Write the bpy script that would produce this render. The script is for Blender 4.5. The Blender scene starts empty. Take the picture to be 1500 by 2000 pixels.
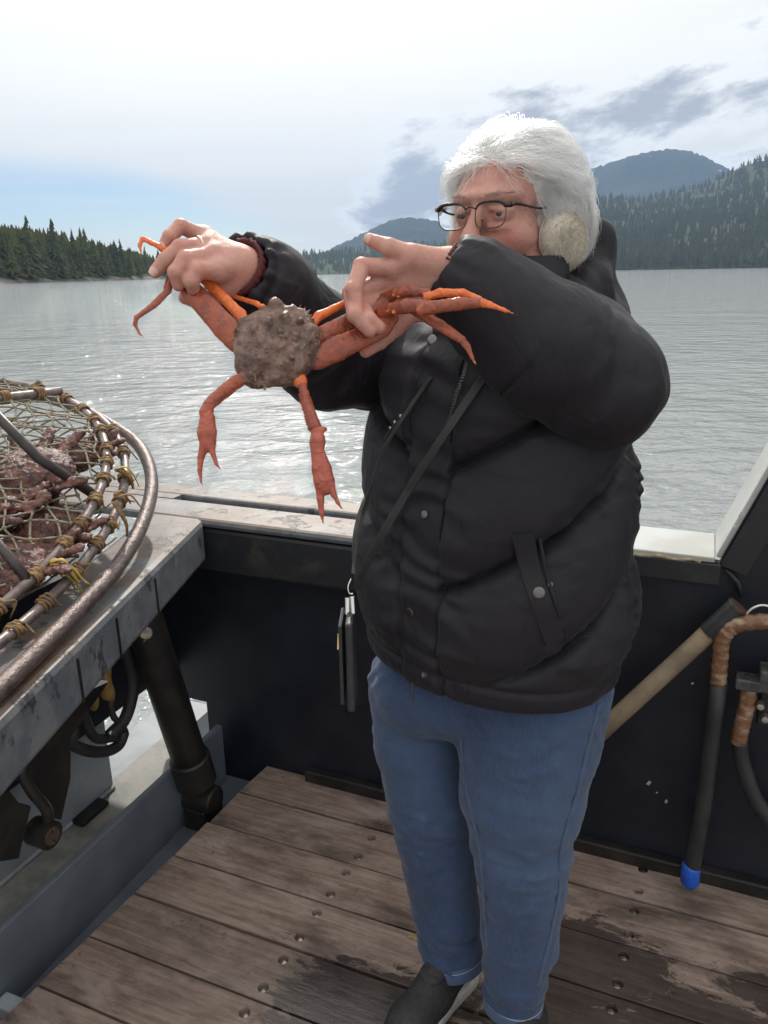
import bpy, bmesh, math, random
import numpy as np
from mathutils import Vector, Matrix
from mathutils.bvhtree import BVHTree
random.seed(7); rng = np.random.default_rng(7)
SC = bpy.context.scene; COL = SC.collection
R = math.radians
# ------------------------------------------------------------------ camera
CAM_H = 1.4; PITCH = R(17.3); ROLL = R(0.92); FPX = 1500.0
CF = np.array([0, math.cos(PITCH), -math.sin(PITCH)])
_r0 = np.array([1.0, 0, 0]); _u0 = np.cross(_r0, CF)
CR = _r0*math.cos(ROLL) - _u0*math.sin(ROLL); CU = _u0*math.cos(ROLL) + _r0*math.sin(ROLL)
CC = np.array([0, 0, CAM_H])
cd = bpy.data.cameras.new('camera'); cam = bpy.data.objects.new('camera', cd); COL.objects.link(cam)
cd.sensor_fit = 'VERTICAL'; cd.sensor_height = 24; cd.lens = 24*FPX/2000; cd.clip_start = 0.02; cd.clip_end = 30000
cam.matrix_world = Matrix(((CR[0], CU[0], -CF[0], CC[0]), (CR[1], CU[1], -CF[1], CC[1]), (CR[2], CU[2], -CF[2], CC[2]), (0, 0, 0, 1)))
SC.camera = cam
# ------------------------------------------------------------------ light
SUN_EL, SUN_AZ = R(37), R(-6)          # azimuth from +Y towards +X
SUN_DIR = Vector((math.sin(SUN_AZ)*math.cos(SUN_EL), math.cos(SUN_AZ)*math.cos(SUN_EL), math.sin(SUN_EL)))
ld = bpy.data.lights.new('sun', 'SUN'); ld.energy = 3.0; ld.angle = R(1.5); ld.color = (1, 0.95, 0.87)
sun = bpy.data.objects.new('sun', ld); COL.objects.link(sun); sun.rotation_euler = SUN_DIR.to_track_quat('Z', 'Y').to_euler()
SC.view_settings.view_transform = 'Standard'; SC.view_settings.look = 'None'; SC.view_settings.gamma = 1; SC.view_settings.exposure = 0.0
SC.cycles.use_denoising = True
try: SC.cycles.denoiser = 'OPENIMAGEDENOISE'
except Exception: pass
SC.cycles.max_bounces = 8; SC.cycles.transmission_bounces = 8; SC.cycles.diffuse_bounces = 3; SC.cycles.glossy_bounces = 3; SC.cycles.volume_bounces = 0; SC.cycles.sample_clamp_indirect = 6
SC.cycles.use_adaptive_sampling = True; SC.cycles.adaptive_threshold = 0.02

class NT:
    """small helper that writes shader nodes"""
    def __init__(s, tree): s.t = tree; s.n = tree.nodes; s.l = tree.links
    def node(s, typ, **kw):
        n = s.n.new(typ)
        for k, v in kw.items():
            if k.startswith('i_'): s.set(n, k[2:], v)
            else: setattr(n, k, v)
        return n
    def set(s, n, key, v):
        sock = n.inputs[int(key)] if key.isdigit() else n.inputs[key.replace('_', ' ')]
        if hasattr(v, 'is_linked') or isinstance(v, bpy.types.NodeSocket): s.l.new(v, sock)
        else: sock.default_value = v
    def math(s, op, a, b=None, c=None, clamp=False):
        n = s.n.new('ShaderNodeMath'); n.operation = op; n.use_clamp = clamp
        for i, v in enumerate((a, b, c)):
            if v is not None: s.set(n, str(i), v)
        return n.outputs[0]
    def vmath(s, op, a, b=None):
        n = s.n.new('ShaderNodeVectorMath'); n.operation = op
        for i, v in enumerate((a, b)):
            if v is not None: s.set(n, str(i), v)
        return n.outputs['Value'] if op in ('DOT_PRODUCT', 'LENGTH', 'DISTANCE') else n.outputs[0]
    def smooth(s, v, lo, hi, a=0.0, b=1.0):
        n = s.n.new('ShaderNodeMapRange'); n.interpolation_type = 'SMOOTHSTEP'
        s.set(n, '0', v); s.set(n, '1', lo); s.set(n, '2', hi); s.set(n, '3', a); s.set(n, '4', b); return n.outputs[0]
    def mix(s, f, a, b, mode='MIX'):
        n = s.n.new('ShaderNodeMix'); n.data_type = 'RGBA'; n.blend_type = mode; n.clamp_factor = True
        s.set(n, '0', f); s.set(n, '6', c4(a)); s.set(n, '7', c4(b)); return n.outputs[2]
    def noise(s, vec=None, scale=5, detail=4, rough=0.55, dist=0.0, out=0):
        n = s.n.new('ShaderNodeTexNoise'); s.set(n, 'Scale', scale); s.set(n, 'Detail', detail); s.set(n, 'Roughness', rough); s.set(n, 'Distortion', dist)
        if vec is not None: s.l.new(vec, n.inputs['Vector'])
        return n.outputs[out]
    def mapping(s, vec, scale=(1, 1, 1), rot=(0, 0, 0), loc=(0, 0, 0)):
        n = s.n.new('ShaderNodeMapping'); s.l.new(vec, n.inputs['Vector']); n.inputs['Scale'].default_value = scale
        n.inputs['Rotation'].default_value = rot; n.inputs['Location'].default_value = loc; return n.outputs[0]
    def bump(s, h, strength=0.3, dist=0.01, normal=None):
        n = s.n.new('ShaderNodeBump'); s.set(n, 'Strength', strength); s.set(n, 'Distance', dist); s.l.new(h, n.inputs['Height'])
        if normal is not None: s.l.new(normal, n.inputs['Normal'])
        return n.outputs[0]
    def attr(s, name): return s.node('ShaderNodeAttribute', attribute_name=name)
def c4(c): return c if not isinstance(c, (tuple, list)) else (tuple(c) + (1,))[:4]

# ------------------------------------------------------------------ world
CLOUD_OFF = (1.9, 4.4, 0.35)
def build_world():
    w = bpy.data.worlds.new('World'); SC.world = w; w.use_nodes = True; t = NT(w.node_tree); w.node_tree.nodes.clear()
    tc = t.node('ShaderNodeTexCoord').outputs['Generated']
    sky = t.node('ShaderNodeTexSky', sky_type='NISHITA', sun_disc=False, sun_elevation=SUN_EL, sun_rotation=SUN_AZ, air_density=1.0, dust_density=0.2, ozone_density=1.5)
    blue = t.mix(1.0, sky.outputs[0], (0.090, 0.097, 0.106), 'MULTIPLY')
    sep = t.node('ShaderNodeSeparateXYZ'); t.l.new(tc, sep.inputs[0]); x, y, z = sep.outputs
    az = t.math('ARCTAN2', x, y)
    # flat cloud-deck coordinates: foreshortened towards the horizon
    zz = t.math('ADD', t.math('MAXIMUM', z, 0.0), 0.10)
    comb = t.node('ShaderNodeCombineXYZ'); t.set(comb, '0', t.math('DIVIDE', x, zz)); t.set(comb, '1', t.math('DIVIDE', y, zz)); t.set(comb, '2', 0.0)
    pl = comb.outputs[0]
    n1 = t.noise(t.mapping(pl, (0.35, 0.9, 1), (0, 0, R(20))), 1.0, 2, 0.55)
    sunang = t.math('ARCCOSINE', t.math('MINIMUM', t.vmath('DOT_PRODUCT', tc, tuple(SUN_DIR)), 1.0))
    glow = t.math('POWER', 2.718, t.math('MULTIPLY', t.math('POWER', t.math('DIVIDE', sunang, R(38)), 2.0), -1.0))
    zc = t.math('MAXIMUM', z, 0.0)
    lum = t.math('ADD', t.math('MULTIPLY', zc, 0.70), 0.85)
    lum = t.math('ADD', lum, t.math('MULTIPLY', glow, 0.34))
    lum = t.math('MULTIPLY', lum, t.math('ADD', t.math('MULTIPLY', n1, 0.24), 0.88))
    veil = t.mix(1.0, (1.0, 0.98, 0.925), lum, 'MULTIPLY')
    # the blue gap under the sheet's edge, low over the sea on the near side
    wisp = t.noise(t.mapping(tc, (2.2, 2.2, 30), (R(-7), R(9), 0)), 1.6, 3, 0.55)
    edge = t.math('MULTIPLY', t.math('COSINE', t.math('ADD', az, 0.62)), 0.128)
    edge = t.math('MAXIMUM', edge, -0.2)
    edge = t.math('SUBTRACT', edge, t.smooth(az, -0.34, 0.16, 0.0, 0.125))
    edge = t.math('ADD', edge, t.math('MULTIPLY', t.math('SUBTRACT', wisp, 0.5), 0.05))
    gap = t.smooth(t.math('SUBTRACT', edge, z), -0.010, 0.030)
    gap = t.math('MULTIPLY', gap, t.smooth(wisp, 0.50, 0.70, 1.0, 0.25))
    col = t.mix(gap, veil, blue)
    # grey cumulus bank low over the hills
    zs = t.math('ADD', z, t.math('SUBTRACT', 0.080, t.math('MULTIPLY', t.math('MINIMUM', t.math('ABSOLUTE', az), 0.6), 0.17))); cx = t.node('ShaderNodeCombineXYZ'); t.set(cx, '0', x); t.set(cx, '1', y); t.set(cx, '2', zs)
    cv = t.mapping(cx.outputs[0], (1.0, 1.0, 2.5), (0, 0, 0), CLOUD_OFF)
    cn = t.noise(cv, 4.6, 8, 0.62)
    band = t.math('MULTIPLY', t.smooth(zs, 0.08, 0.13), t.smooth(zs, 0.22, 0.34, 1.0, 0.0))
    band = t.math('MULTIPLY', band, t.smooth(az, -0.14, 0.05))
    band = t.math('MULTIPLY', band, t.smooth(az, 2.2, 3.0, 1.0, 0.0))
    cm = t.math('ADD', cn, t.math('MULTIPLY', t.math('SUBTRACT', n1, 0.5), 0.15))
    thr = t.math('SUBTRACT', 0.80, t.math('MULTIPLY', band, 0.340))
    body = t.smooth(t.math('SUBTRACT', cm, thr), -0.08, 0.03)
    core = t.smooth(t.math('SUBTRACT', cm, thr), 0.0, 0.13)
    ccol = t.mix(core, (1.18, 1.18, 1.16), (0.44, 0.46, 0.51))
    col = t.mix(t.math('MULTIPLY', body, 0.92), col, ccol)
    bg = t.node('ShaderNodeBackground'); t.l.new(col, bg.inputs[0]); bg.inputs[1].default_value = 1.0
    out = t.node('ShaderNodeOutputWorld'); t.l.new(bg.outputs[0], out.inputs[0])
build_world()

# ------------------------------------------------------------------ geometry helpers
V = lambda *a: np.array(a, float)
def ray(x, y): return CF + CR*(x-750)/FPX - CU*(y-1000)/FPX
def P(x, y, d): return CC + ray(x, y)*d
def PY(x, y, Y):
    q = ray(x, y); return CC + q*(Y/q[1])
BA = V(math.cos(R(-22.6)), math.sin(R(-22.6)), 0); BB = V(-BA[1], BA[0], 0)
def bo(a, b, z): return BA*a + BB*b + V(0, 0, z)         # boat axes: along the planks, outboard, up
def nrm(v): v = np.asarray(v, float); return v/(np.linalg.norm(v)+1e-12)

def mesh_from(name, verts, quads=None, tris=None, smooth=True):
    me = bpy.data.meshes.new(name); verts = np.asarray(verts, np.float32)
    fl = []; tot = []
    if quads is not None and len(quads): q = np.asarray(quads, np.int32).reshape(-1, 4); fl.append(q.ravel()); tot.append(np.full(len(q), 4, np.int32))
    if tris is not None and len(tris): q = np.asarray(tris, np.int32).reshape(-1, 3); fl.append(q.ravel()); tot.append(np.full(len(q), 3, np.int32))
    fl = np.concatenate(fl); tot = np.concatenate(tot); st = np.concatenate([[0], np.cumsum(tot)[:-1]]).astype(np.int32)
    me.vertices.add(len(verts)); me.vertices.foreach_set('co', verts.ravel())
    me.loops.add(len(fl)); me.loops.foreach_set('vertex_index', fl)
    me.polygons.add(len(tot)); me.polygons.foreach_set('loop_start', st); me.polygons.foreach_set('loop_total', tot)
    me.polygons.foreach_set('use_smooth', np.full(len(tot), smooth)); me.update(calc_edges=True); me.validate(); return me
def link(name, me, mat=None, parent=None):
    o = bpy.data.objects.new(name, me); COL.objects.link(o)
    if mat is not None and me is not None: me.materials.append(mat)
    if parent is not None: o.parent = parent; o.matrix_parent_inverse = parent.matrix_world.inverted()
    return o
def empty(name, loc=(0, 0, 0)):
    o = bpy.data.objects.new(name, None); COL.objects.link(o); o.location = loc; o.empty_display_size = 0.05
    o.matrix_world = Matrix.Translation(Vector(loc)); return o
def tag(o, label=None, cat=None, group=None, kind=None):
    if label: o['label'] = label
    if cat: o['category'] = cat
    if group: o['group'] = group
    if kind: o['kind'] = kind
    return o

class MB:
    """collects boxes, tubes, lofts and builds ONE mesh"""
    def __init__(s): s.v = []; s.q = []; s.t = []; s.n = 0
    def raw(s, v, q=None, t=None):
        v = np.asarray(v, float); 
        if q is not None and len(q): s.q.append(np.asarray(q, int)+s.n)
        if t is not None and len(t): s.t.append(np.asarray(t, int)+s.n)
        s.v.append(v); s.n += len(v); return s
    def loft(s, rings, closed=True, cap=True):
        rings = np.asarray(rings, float); n, m = rings.shape[:2]; v = rings.reshape(-1, 3)
        i, j = np.meshgrid(np.arange(n-1), np.arange(m if closed else m-1), indexing='ij'); j2 = (j+1) % m
        q = np.stack([i*m+j, i*m+j2, (i+1)*m+j2, (i+1)*m+j], -1).reshape(-1, 4); t = []
        if cap:
            v = np.concatenate([v, [rings[0].mean(0), rings[-1].mean(0)]]); a = n*m; jj = np.arange(m); j2 = (jj+1) % m
            t = np.concatenate([np.stack([np.full(m, a), j2, jj], -1), np.stack([np.full(m, a+1), (n-1)*m+jj, (n-1)*m+j2], -1)])
        return s.raw(v, q, t)
    def tube(s, pts, rad, sides=8, cap=True, flat=1.0, up=None):
        pts = np.asarray(pts, float); n = len(pts); rad = np.broadcast_to(np.asarray(rad, float), (n,))
        tg = np.gradient(pts, axis=0); tg /= np.linalg.norm(tg, axis=1)[:, None]+1e-12
        u = np.asarray(up, float) if up is not None else (V(0, 0, 1) if abs(tg[0][2]) < 0.9 else V(1, 0, 0))
        rings = []; a = np.linspace(0, 2*np.pi, sides, endpoint=False)
        for i in range(n):
            u = u - tg[i]*np.dot(u, tg[i]); u = nrm(u); w = np.cross(tg[i], u)
            rings.append(pts[i] + rad[i]*(flat*np.cos(a)[:, None]*u + np.sin(a)[:, None]*w))
        return s.loft(rings, True, cap)
    def box(s, c, sx, sy, sz, ax=None, ay=None, az=None):
        ax = V(1, 0, 0) if ax is None else ax; ay = V(0, 1, 0) if ay is None else ay; az = V(0, 0, 1) if az is None else az
        c = np.asarray(c, float); v = [c+ax*sx*i/2+ay*sy*j/2+az*sz*k/2 for i in (-1, 1) for j in (-1, 1) for k in (-1, 1)]
        return s.raw(v, [(0, 1, 3, 2), (4, 6, 7, 5), (0, 4, 5, 1), (2, 3, 7, 6), (0, 2, 6, 4), (1, 5, 7, 3)])
    def ball(s, c, r, nu=10, nv=7):
        c = np.asarray(c, float); r = np.broadcast_to(np.asarray(r, float), (3,)); th = np.linspace(0.15, np.pi-0.15, nv); ph = np.linspace(0, 2*np.pi, nu, endpoint=False)
        return s.loft([[c+r*V(math.sin(t)*math.cos(p), math.sin(t)*math.sin(p), -math.cos(t)) for p in ph] for t in th])
    def mesh(s, name, smooth=True):
        return mesh_from(name, np.concatenate(s.v), np.concatenate(s.q) if s.q else None, np.concatenate(s.t) if s.t else None, smooth)
    def build(s, name, mat=None, parent=None, smooth=True, bevel=0, auto=None):
        o = link(name, s.mesh(name, smooth), mat, parent)
        if bevel:
            m = o.modifiers.new('bevel', 'BEVEL'); m.width = bevel; m.segments = 2; m.limit_method = 'ANGLE'
        if auto: o.data.set_sharp_from_angle(angle=R(auto))
        return o
def spline(pts, n=8):
    """Catmull-Rom through pts (any columns)"""
    p = np.asarray(pts, float); p = np.concatenate([[2*p[0]-p[1]], p, [2*p[-1]-p[-2]]]); out = []
    for i in range(1, len(p)-2):
        for t in np.linspace(0, 1, n, endpoint=False):
            a, b, c, d = p[i-1], p[i], p[i+1], p[i+2]
            out.append(0.5*((2*b)+(c-a)*t+(2*a-5*b+4*c-d)*t*t+(3*b-a-3*c+d)*t**3))
    out.append(p[-2]); return np.array(out)
def _hash(i, j, k, s): 
    h = np.sin(i*127.1+j*311.7+k*74.7+s*53.3)*43758.5453; return h-np.floor(h)
def vnoise(p, scale, seed=0):
    """smooth value noise, -1..1, for points (n,3)"""
    q = np.asarray(p)*scale; i = np.floor(q); f = q-i; f = f*f*(3-2*f); r = 0
    for a in (0, 1):
        for b in (0, 1):
            for c in (0, 1):
                w = (f[..., 0] if a else 1-f[..., 0])*(f[..., 1] if b else 1-f[..., 1])*(f[..., 2] if c else 1-f[..., 2])
                r = r + w*_hash(i[..., 0]+a, i[..., 1]+b, i[..., 2]+c, seed)
    return r*2-1
def vn1(p, scale, seed=0):
    """vnoise for one point"""
    x, y, z = p[0]*scale, p[1]*scale, p[2]*scale; i, j, k = math.floor(x), math.floor(y), math.floor(z); x -= i; y -= j; z -= k; r = 0.0
    x, y, z = x*x*(3-2*x), y*y*(3-2*y), z*z*(3-2*z)
    for a, wa in ((0, 1-x), (1, x)):
        for b, wb in ((0, 1-y), (1, y)):
            for c, wc in ((0, 1-z), (1, z)):
                h = math.sin((i+a)*127.1+(j+b)*311.7+(k+c)*74.7+seed*53.3)*43758.5453; r += wa*wb*wc*(h-math.floor(h))
    return r*2-1
class Sdf:
    """signed distance field on a grid, smooth unions, meshed with surface nets"""
    def __init__(s, lo, hi, res):
        s.lo = np.asarray(lo, float); s.res = res; s.dim = np.ceil((np.asarray(hi)-s.lo)/res).astype(int)+1
        s.f = np.full(s.dim, 0.05, np.float32); s.g = np.zeros(s.dim, np.int8)
    def _sub(s, lo, hi):
        a = np.clip(np.floor((lo-s.lo)/s.res).astype(int), 0, s.dim); b = np.clip(np.ceil((hi-s.lo)/s.res).astype(int)+1, 0, s.dim)
        sl = tuple(slice(a[i], b[i]) for i in range(3))
        ax = [s.lo[i]+s.res*np.arange(a[i], b[i]) for i in range(3)]
        return sl, ax[0][:, None, None], ax[1][None, :, None], ax[2][None, None, :]
    def _put(s, sl, d, k, tg, sub=False):
        f = s.f[sl]
        if f.size == 0: return
        d = d.astype(np.float32)
        if sub: 
            d = -d; h = np.clip(0.5-0.5*(d-f)/k, 0, 1); s.f[sl] = d*(1-h)+f*h+k*h*(1-h); return
        h = np.clip(0.5+0.5*(d-f)/k, 0, 1); g = s.g[sl]; g[d < f] = tg
        s.f[sl] = d*(1-h)+f*h-k*h*(1-h)
    def cap(s, a, b, ra, rb, k=0.004, tg=0, flat=None, fs=1.6, sub=False):
        a = np.asarray(a, float); b = np.asarray(b, float); m = max(ra, rb)+k*2+3*s.res
        sl, X, Y, Z = s._sub(np.minimum(a, b)-m, np.maximum(a, b)+m); ba = b-a; L = ba@ba+1e-12
        t = np.clip(((X-a[0])*ba[0]+(Y-a[1])*ba[1]+(Z-a[2])*ba[2])/L, 0, 1)
        qx, qy, qz = X-a[0]-t*ba[0], Y-a[1]-t*ba[1], Z-a[2]-t*ba[2]; d2 = qx*qx+qy*qy+qz*qz
        if flat is not None:
            n = nrm(flat); qn = qx*n[0]+qy*n[1]+qz*n[2]; d2 = d2+qn*qn*(fs*fs-1)
        s._put(sl, np.sqrt(d2)-(ra+(rb-ra)*t), k, tg, sub); return s
    def chain(s, pts, rad, k=0.004, tg=0, **kw):
        for i in range(len(pts)-1): s.cap(pts[i], pts[i+1], rad[i], rad[i+1], k, tg, **kw)
        return s
    def ell(s, c, r, M=None, k=0.004, tg=0, sub=False):
        c = np.asarray(c, float); r = np.asarray(r, float); M = np.eye(3) if M is None else np.asarray(M); m = r.max()+k*2+3*s.res
        sl, X, Y, Z = s._sub(c-m, c+m); x, y, z = X-c[0], Y-c[1], Z-c[2]; k0 = 0; k1 = 0
        for i in range(3):
            q = x*M[i][0]+y*M[i][1]+z*M[i][2]; k0 = k0+(q/r[i])**2; k1 = k1+(q/r[i]**2)**2
        k0 = np.sqrt(k0); s._put(sl, k0*(k0-1)/(np.sqrt(k1)+1e-9), k, tg, sub); return s
    def cut(s, p, n, rad):
        """remove what lies beyond the plane through p, within rad of p"""
        p = np.asarray(p, float); n = nrm(n); sl, X, Y, Z = s._sub(p-rad, p+rad); d = (X-p[0])*n[0]+(Y-p[1])*n[1]+(Z-p[2])*n[2]
        r2 = (X-p[0])**2+(Y-p[1])**2+(Z-p[2])**2; s.f[sl] = np.where(r2 < rad*rad, np.maximum(s.f[sl], d), s.f[sl]).astype(np.float32); return s
    def nets(s):
        f = s.f; S = f < 0; n = f.shape
        cnt = sum(S[a:n[0]-1+a, b:n[1]-1+b, c:n[2]-1+c].astype(np.int8) for a in (0, 1) for b in (0, 1) for c in (0, 1))
        act = np.argwhere((cnt > 0) & (cnt < 8)); idx = np.full((n[0]-1, n[1]-1, n[2]-1), -1, np.int32); idx[tuple(act.T)] = np.arange(len(act))
        i, j, k = act.T; val = {(a, b, c): f[i+a, j+b, k+c] for a in (0, 1) for b in (0, 1) for c in (0, 1)}
        pos = np.zeros((len(act), 3)); w = np.zeros(len(act))
        for ax in range(3):
            for u in (0, 1):
                for v in (0, 1):
                    c0 = [u, v]; c0.insert(ax, 0); c1 = [u, v]; c1.insert(ax, 1); A_, B_ = val[tuple(c0)], val[tuple(c1)]
                    m = (A_ < 0) != (B_ < 0); t = np.where(m, A_/np.where(m, A_-B_, 1), 0); p = np.tile(np.array(c0, float), (len(act), 1)); p[:, ax] = t
                    pos += p*m[:, None]; w += m
        pos = s.lo+s.res*(act+pos/w[:, None]); g = s.g[i, j, k]; quads = []
        for ax in range(3):
            sa = [slice(1, -1)]*3; sb = [slice(1, -1)]*3; sa[ax] = slice(0, -1); sb[ax] = slice(1, None)
            d = S[tuple(sa)] != S[tuple(sb)]; e = np.argwhere(d); o = np.array([1, 1, 1]); o[ax] = 0; e = e+o
            ins = S[tuple(e.T)]; u, v = [(1, 2), (2, 0), (0, 1)][ax]; du = np.zeros(3, int); du[u] = 1; dv = np.zeros(3, int); dv[v] = 1
            q = np.stack([idx[tuple((e-du-dv).T)], idx[tuple((e-dv).T)], idx[tuple(e.T)], idx[tuple((e-du).T)]], -1)
            q = np.where(ins[:, None], q, q[:, ::-1]); quads.append(q)
        q = np.concatenate(quads); q = q[(q >= 0).all(1)]; return pos, q, g
def vnormals(v, q):
    a = np.cross(v[q[:, 2]]-v[q[:, 0]], v[q[:, 3]]-v[q[:, 1]]); n = np.zeros_like(v)
    for c in range(4): np.add.at(n, q[:, c], a)
    return n/(np.linalg.norm(n, axis=1)[:, None]+1e-12)
def relax(v, q, it=2, f=0.5):
    for _ in range(it):
        s = np.zeros_like(v); c = np.zeros(len(v))
        for a, b in ((0, 1), (1, 2), (2, 3), (3, 0)):
            np.add.at(s, q[:, a], v[q[:, b]]); np.add.at(s, q[:, b], v[q[:, a]]); np.add.at(c, q[:, a], 1); np.add.at(c, q[:, b], 1)
        v = v*(1-f)+f*s/np.maximum(c, 1)[:, None]
    return v
def set_attr(me, name, vals, vec=False):
    at = me.attributes.new(name, 'FLOAT_VECTOR' if vec else 'FLOAT', 'POINT'); at.data.foreach_set('vector' if vec else 'value', np.asarray(vals, np.float32).ravel())

# ------------------------------------------------------------------ materials
def new_mat(name):
    m = bpy.data.materials.new(name); m.use_nodes = True; t = NT(m.node_tree); b = m.node_tree.nodes['Principled BSDF']; return m, t, b
def ocoord(t, world=False): return t.node('ShaderNodeNewGeometry').outputs['Position'] if world else t.node('ShaderNodeTexCoord').outputs['Object']
def simple(name, a, b=None, scale=20, rough=0.5, metal=0.0, bump=0.0, bscale=60, bdist=0.002, stretch=(1, 1, 1), lo=0.35, hi=0.65, rvar=0.0, spec=0.5, world=False):
    m, t, s = new_mat(name); co = t.mapping(ocoord(t, world), stretch); n = t.noise(co, scale, 6, 0.6)
    if b is not None: t.l.new(t.mix(t.smooth(n, lo, hi), a, b), s.inputs['Base Color'])
    else: s.inputs['Base Color'].default_value = c4(a)
    s.inputs['Metallic'].default_value = metal; s.inputs['Specular IOR Level'].default_value = spec
    if rvar: t.l.new(t.math('ADD', rough-rvar, t.math('MULTIPLY', n, rvar*2)), s.inputs['Roughness'])
    else: s.inputs['Roughness'].default_value = rough
    if bump: t.l.new(t.bump(t.noise(co, bscale, 5, 0.6), bump, bdist), s.inputs['Normal'])
    return m
M = {}
def mats():
    M['black_steel'] = simple('black_steel', (0.0055, 0.0075, 0.0165), (0.0115, 0.0140, 0.025), 9, 0.5, 0, 0.25, 30, 0.002, rvar=0.12)
    M['black_part'] = simple('black_part', (0.012, 0.012, 0.014), (0.028, 0.025, 0.022), 14, 0.42, 0.1, 0.3, 70, 0.001, rvar=0.12)
    M['grey_hull'] = simple('grey_hull', (0.30, 0.33, 0.36), (0.22, 0.24, 0.26), 6, 0.5, 0, 0.15, 40, 0.001)
    M['grey_kerb'] = simple('grey_kerb', (0.14, 0.16, 0.19), (0.10, 0.115, 0.14), 5, 0.45, 0, 0.12, 40, 0.001)
    M['white_rail'] = simple('white_rail', (0.50, 0.52, 0.52), (0.41, 0.41, 0.38), 5, 0.45, 0, 0.1, 40, 0.001)
    M['steel'] = simple('steel', (0.55, 0.55, 0.54), None, 10, 0.3, 0.9)
    M['snap'] = simple('snap', (0.16, 0.145, 0.145), None, 10, 0.35, 0.9)
    M['bolt'] = simple('bolt', (0.50, 0.47, 0.42), (0.25, 0.21, 0.18), 120, 0.4, 0.8, 0.3, 300, 0.0005)
    M['bronze'] = simple('bronze', (0.16, 0.09, 0.06), (0.09, 0.07, 0.06), 60, 0.45, 0.4, 0.3, 90, 0.001)
    M['yellow_glove'] = simple('yellow_glove', (0.32, 0.20, 0.055), (0.2, 0.12, 0.03), 30, 0.6, 0, 0.3, 60)
    M['pole_wood'] = simple('pole_wood', (0.22, 0.165, 0.10), (0.13, 0.095, 0.06), 14, 0.6, 0, 0.3, 30, 0.002)
    M['rubber'] = simple('rubber', (0.02, 0.022, 0.025), (0.035, 0.035, 0.038), 20, 0.55, 0, 0.2, 80, 0.001)
    M['blue_tape'] = simple('blue_tape', (0.02, 0.12, 0.60), (0.01, 0.06, 0.38), 30, 0.4, 0, 0.3, 90, 0.001)
    M['wrap'] = simple('wrap', (0.20, 0.095, 0.05), (0.36, 0.27, 0.19), 26, 0.42, 0, 0.6, 50, 0.003, stretch=(1, 1, 2.2), lo=0.47, hi=0.66)
    M['wire'] = simple('wire', (0.8, 0.8, 0.8), None, 10, 0.35)
    M['rope'] = simple('rope', (0.32, 0.285, 0.21), (0.16, 0.14, 0.10), 60, 0.8, 0, 0.6, 500, 0.001, lo=0.4, hi=0.62)
    M['lashing'] = simple('lashing', (0.33, 0.20, 0.09), (0.17, 0.10, 0.05), 50, 0.75, 0, 0.6, 400, 0.001)
    M['yellow_rag'] = simple('yellow_rag', (0.50, 0.36, 0.09), (0.34, 0.22, 0.06), 40, 0.6, 0, 0.5, 120, 0.002)
    M['pot_bar'] = simple('pot_bar', (0.13, 0.09, 0.085), (0.24, 0.20, 0.19), 30, 0.4, 0.3, 0.5, 90, 0.002, rvar=0.1)
    M['hoop'] = simple('hoop', (0.095, 0.062, 0.056), (0.165, 0.125, 0.115), 24, 0.34, 0.35, 0.8, 110, 0.004, rvar=0.1)
    M['dark_bar'] = simple('dark_bar', (0.035, 0.032, 0.035), (0.07, 0.055, 0.05), 30, 0.4, 0.3, 0.5, 90, 0.002)
    M['pot_crab'] = simple('pot_crab', (0.20, 0.080, 0.060), (0.055, 0.026, 0.025), 42, 0.38, 0, 1.0, 120, 0.006, rvar=0.15)
    # worn beam: grey paint, pale scuffs, rust on the top, dark scrapes
    m, t, s = new_mat('worn_beam'); co = ocoord(t, True)
    g = t.node('ShaderNodeNewGeometry'); up = t.node('ShaderNodeSeparateXYZ'); t.l.new(g.outputs['True Normal'], up.inputs[0])
    n1 = t.noise(co, 14, 7, 0.65); n2 = t.noise(co, 5, 6, 0.6, 0.5); n3 = t.noise(co, 34, 5, 0.7); n4 = t.noise(co, 9, 5, 0.6)
    base = t.mix(t.smooth(n1, 0.4, 0.62), (0.115, 0.128, 0.150), (0.18, 0.186, 0.195))
    rust = t.math('MULTIPLY', t.smooth(n2, 0.34, 0.55), t.smooth(up.outputs[2], 0.3, 0.9))
    base = t.mix(t.math('MULTIPLY', rust, 0.85), base, t.mix(t.smooth(n3, 0.35, 0.7), (0.135, 0.088, 0.054), (0.13, 0.058, 0.024)))
    topw = t.math('MULTIPLY', t.smooth(n4, 0.48, 0.62), t.smooth(up.outputs[2], 0.3, 0.9)); base = t.mix(t.math('MULTIPLY', topw, 0.55), base, (0.19, 0.18, 0.16))
    scr = t.smooth(t.math('ADD', t.noise(t.mapping(co, (1, 1, 0.6)), 20, 8, 0.72), t.math('MULTIPLY', t.noise(co, 5, 2), 0.35)), 0.73, 0.81)
    base = t.mix(t.math('MULTIPLY', scr, 0.85), base, (0.035, 0.035, 0.04)); t.l.new(base, s.inputs['Base Color']); s.inputs['Roughness'].default_value = 0.5
    t.l.new(t.bump(t.math('ADD', n1, t.math('MULTIPLY', scr, -0.5)), 0.35, 0.004), s.inputs['Normal']); M['worn_beam'] = m
    # rail inner side: black, worn
    m, t, s = new_mat('black_rail'); co = ocoord(t, True); n = t.noise(co, 11, 7, 0.62)
    t.l.new(t.mix(t.smooth(n, 0.5, 0.75), (0.018, 0.020, 0.024), (0.06, 0.055, 0.05)), s.inputs['Base Color']); s.inputs['Roughness'].default_value = 0.5; M['black_rail'] = m
    # planks
    m, t, s = new_mat('deck_plank'); co = ocoord(t, True); oi = t.node('ShaderNodeObjectInfo').outputs['Random']
    off = t.node('ShaderNodeCombineXYZ'); t.set(off, '0', t.math('MULTIPLY', oi, 37.0)); t.set(off, '1', t.math('MULTIPLY', oi, 11.0)); t.set(off, '2', 0.0)
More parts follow.
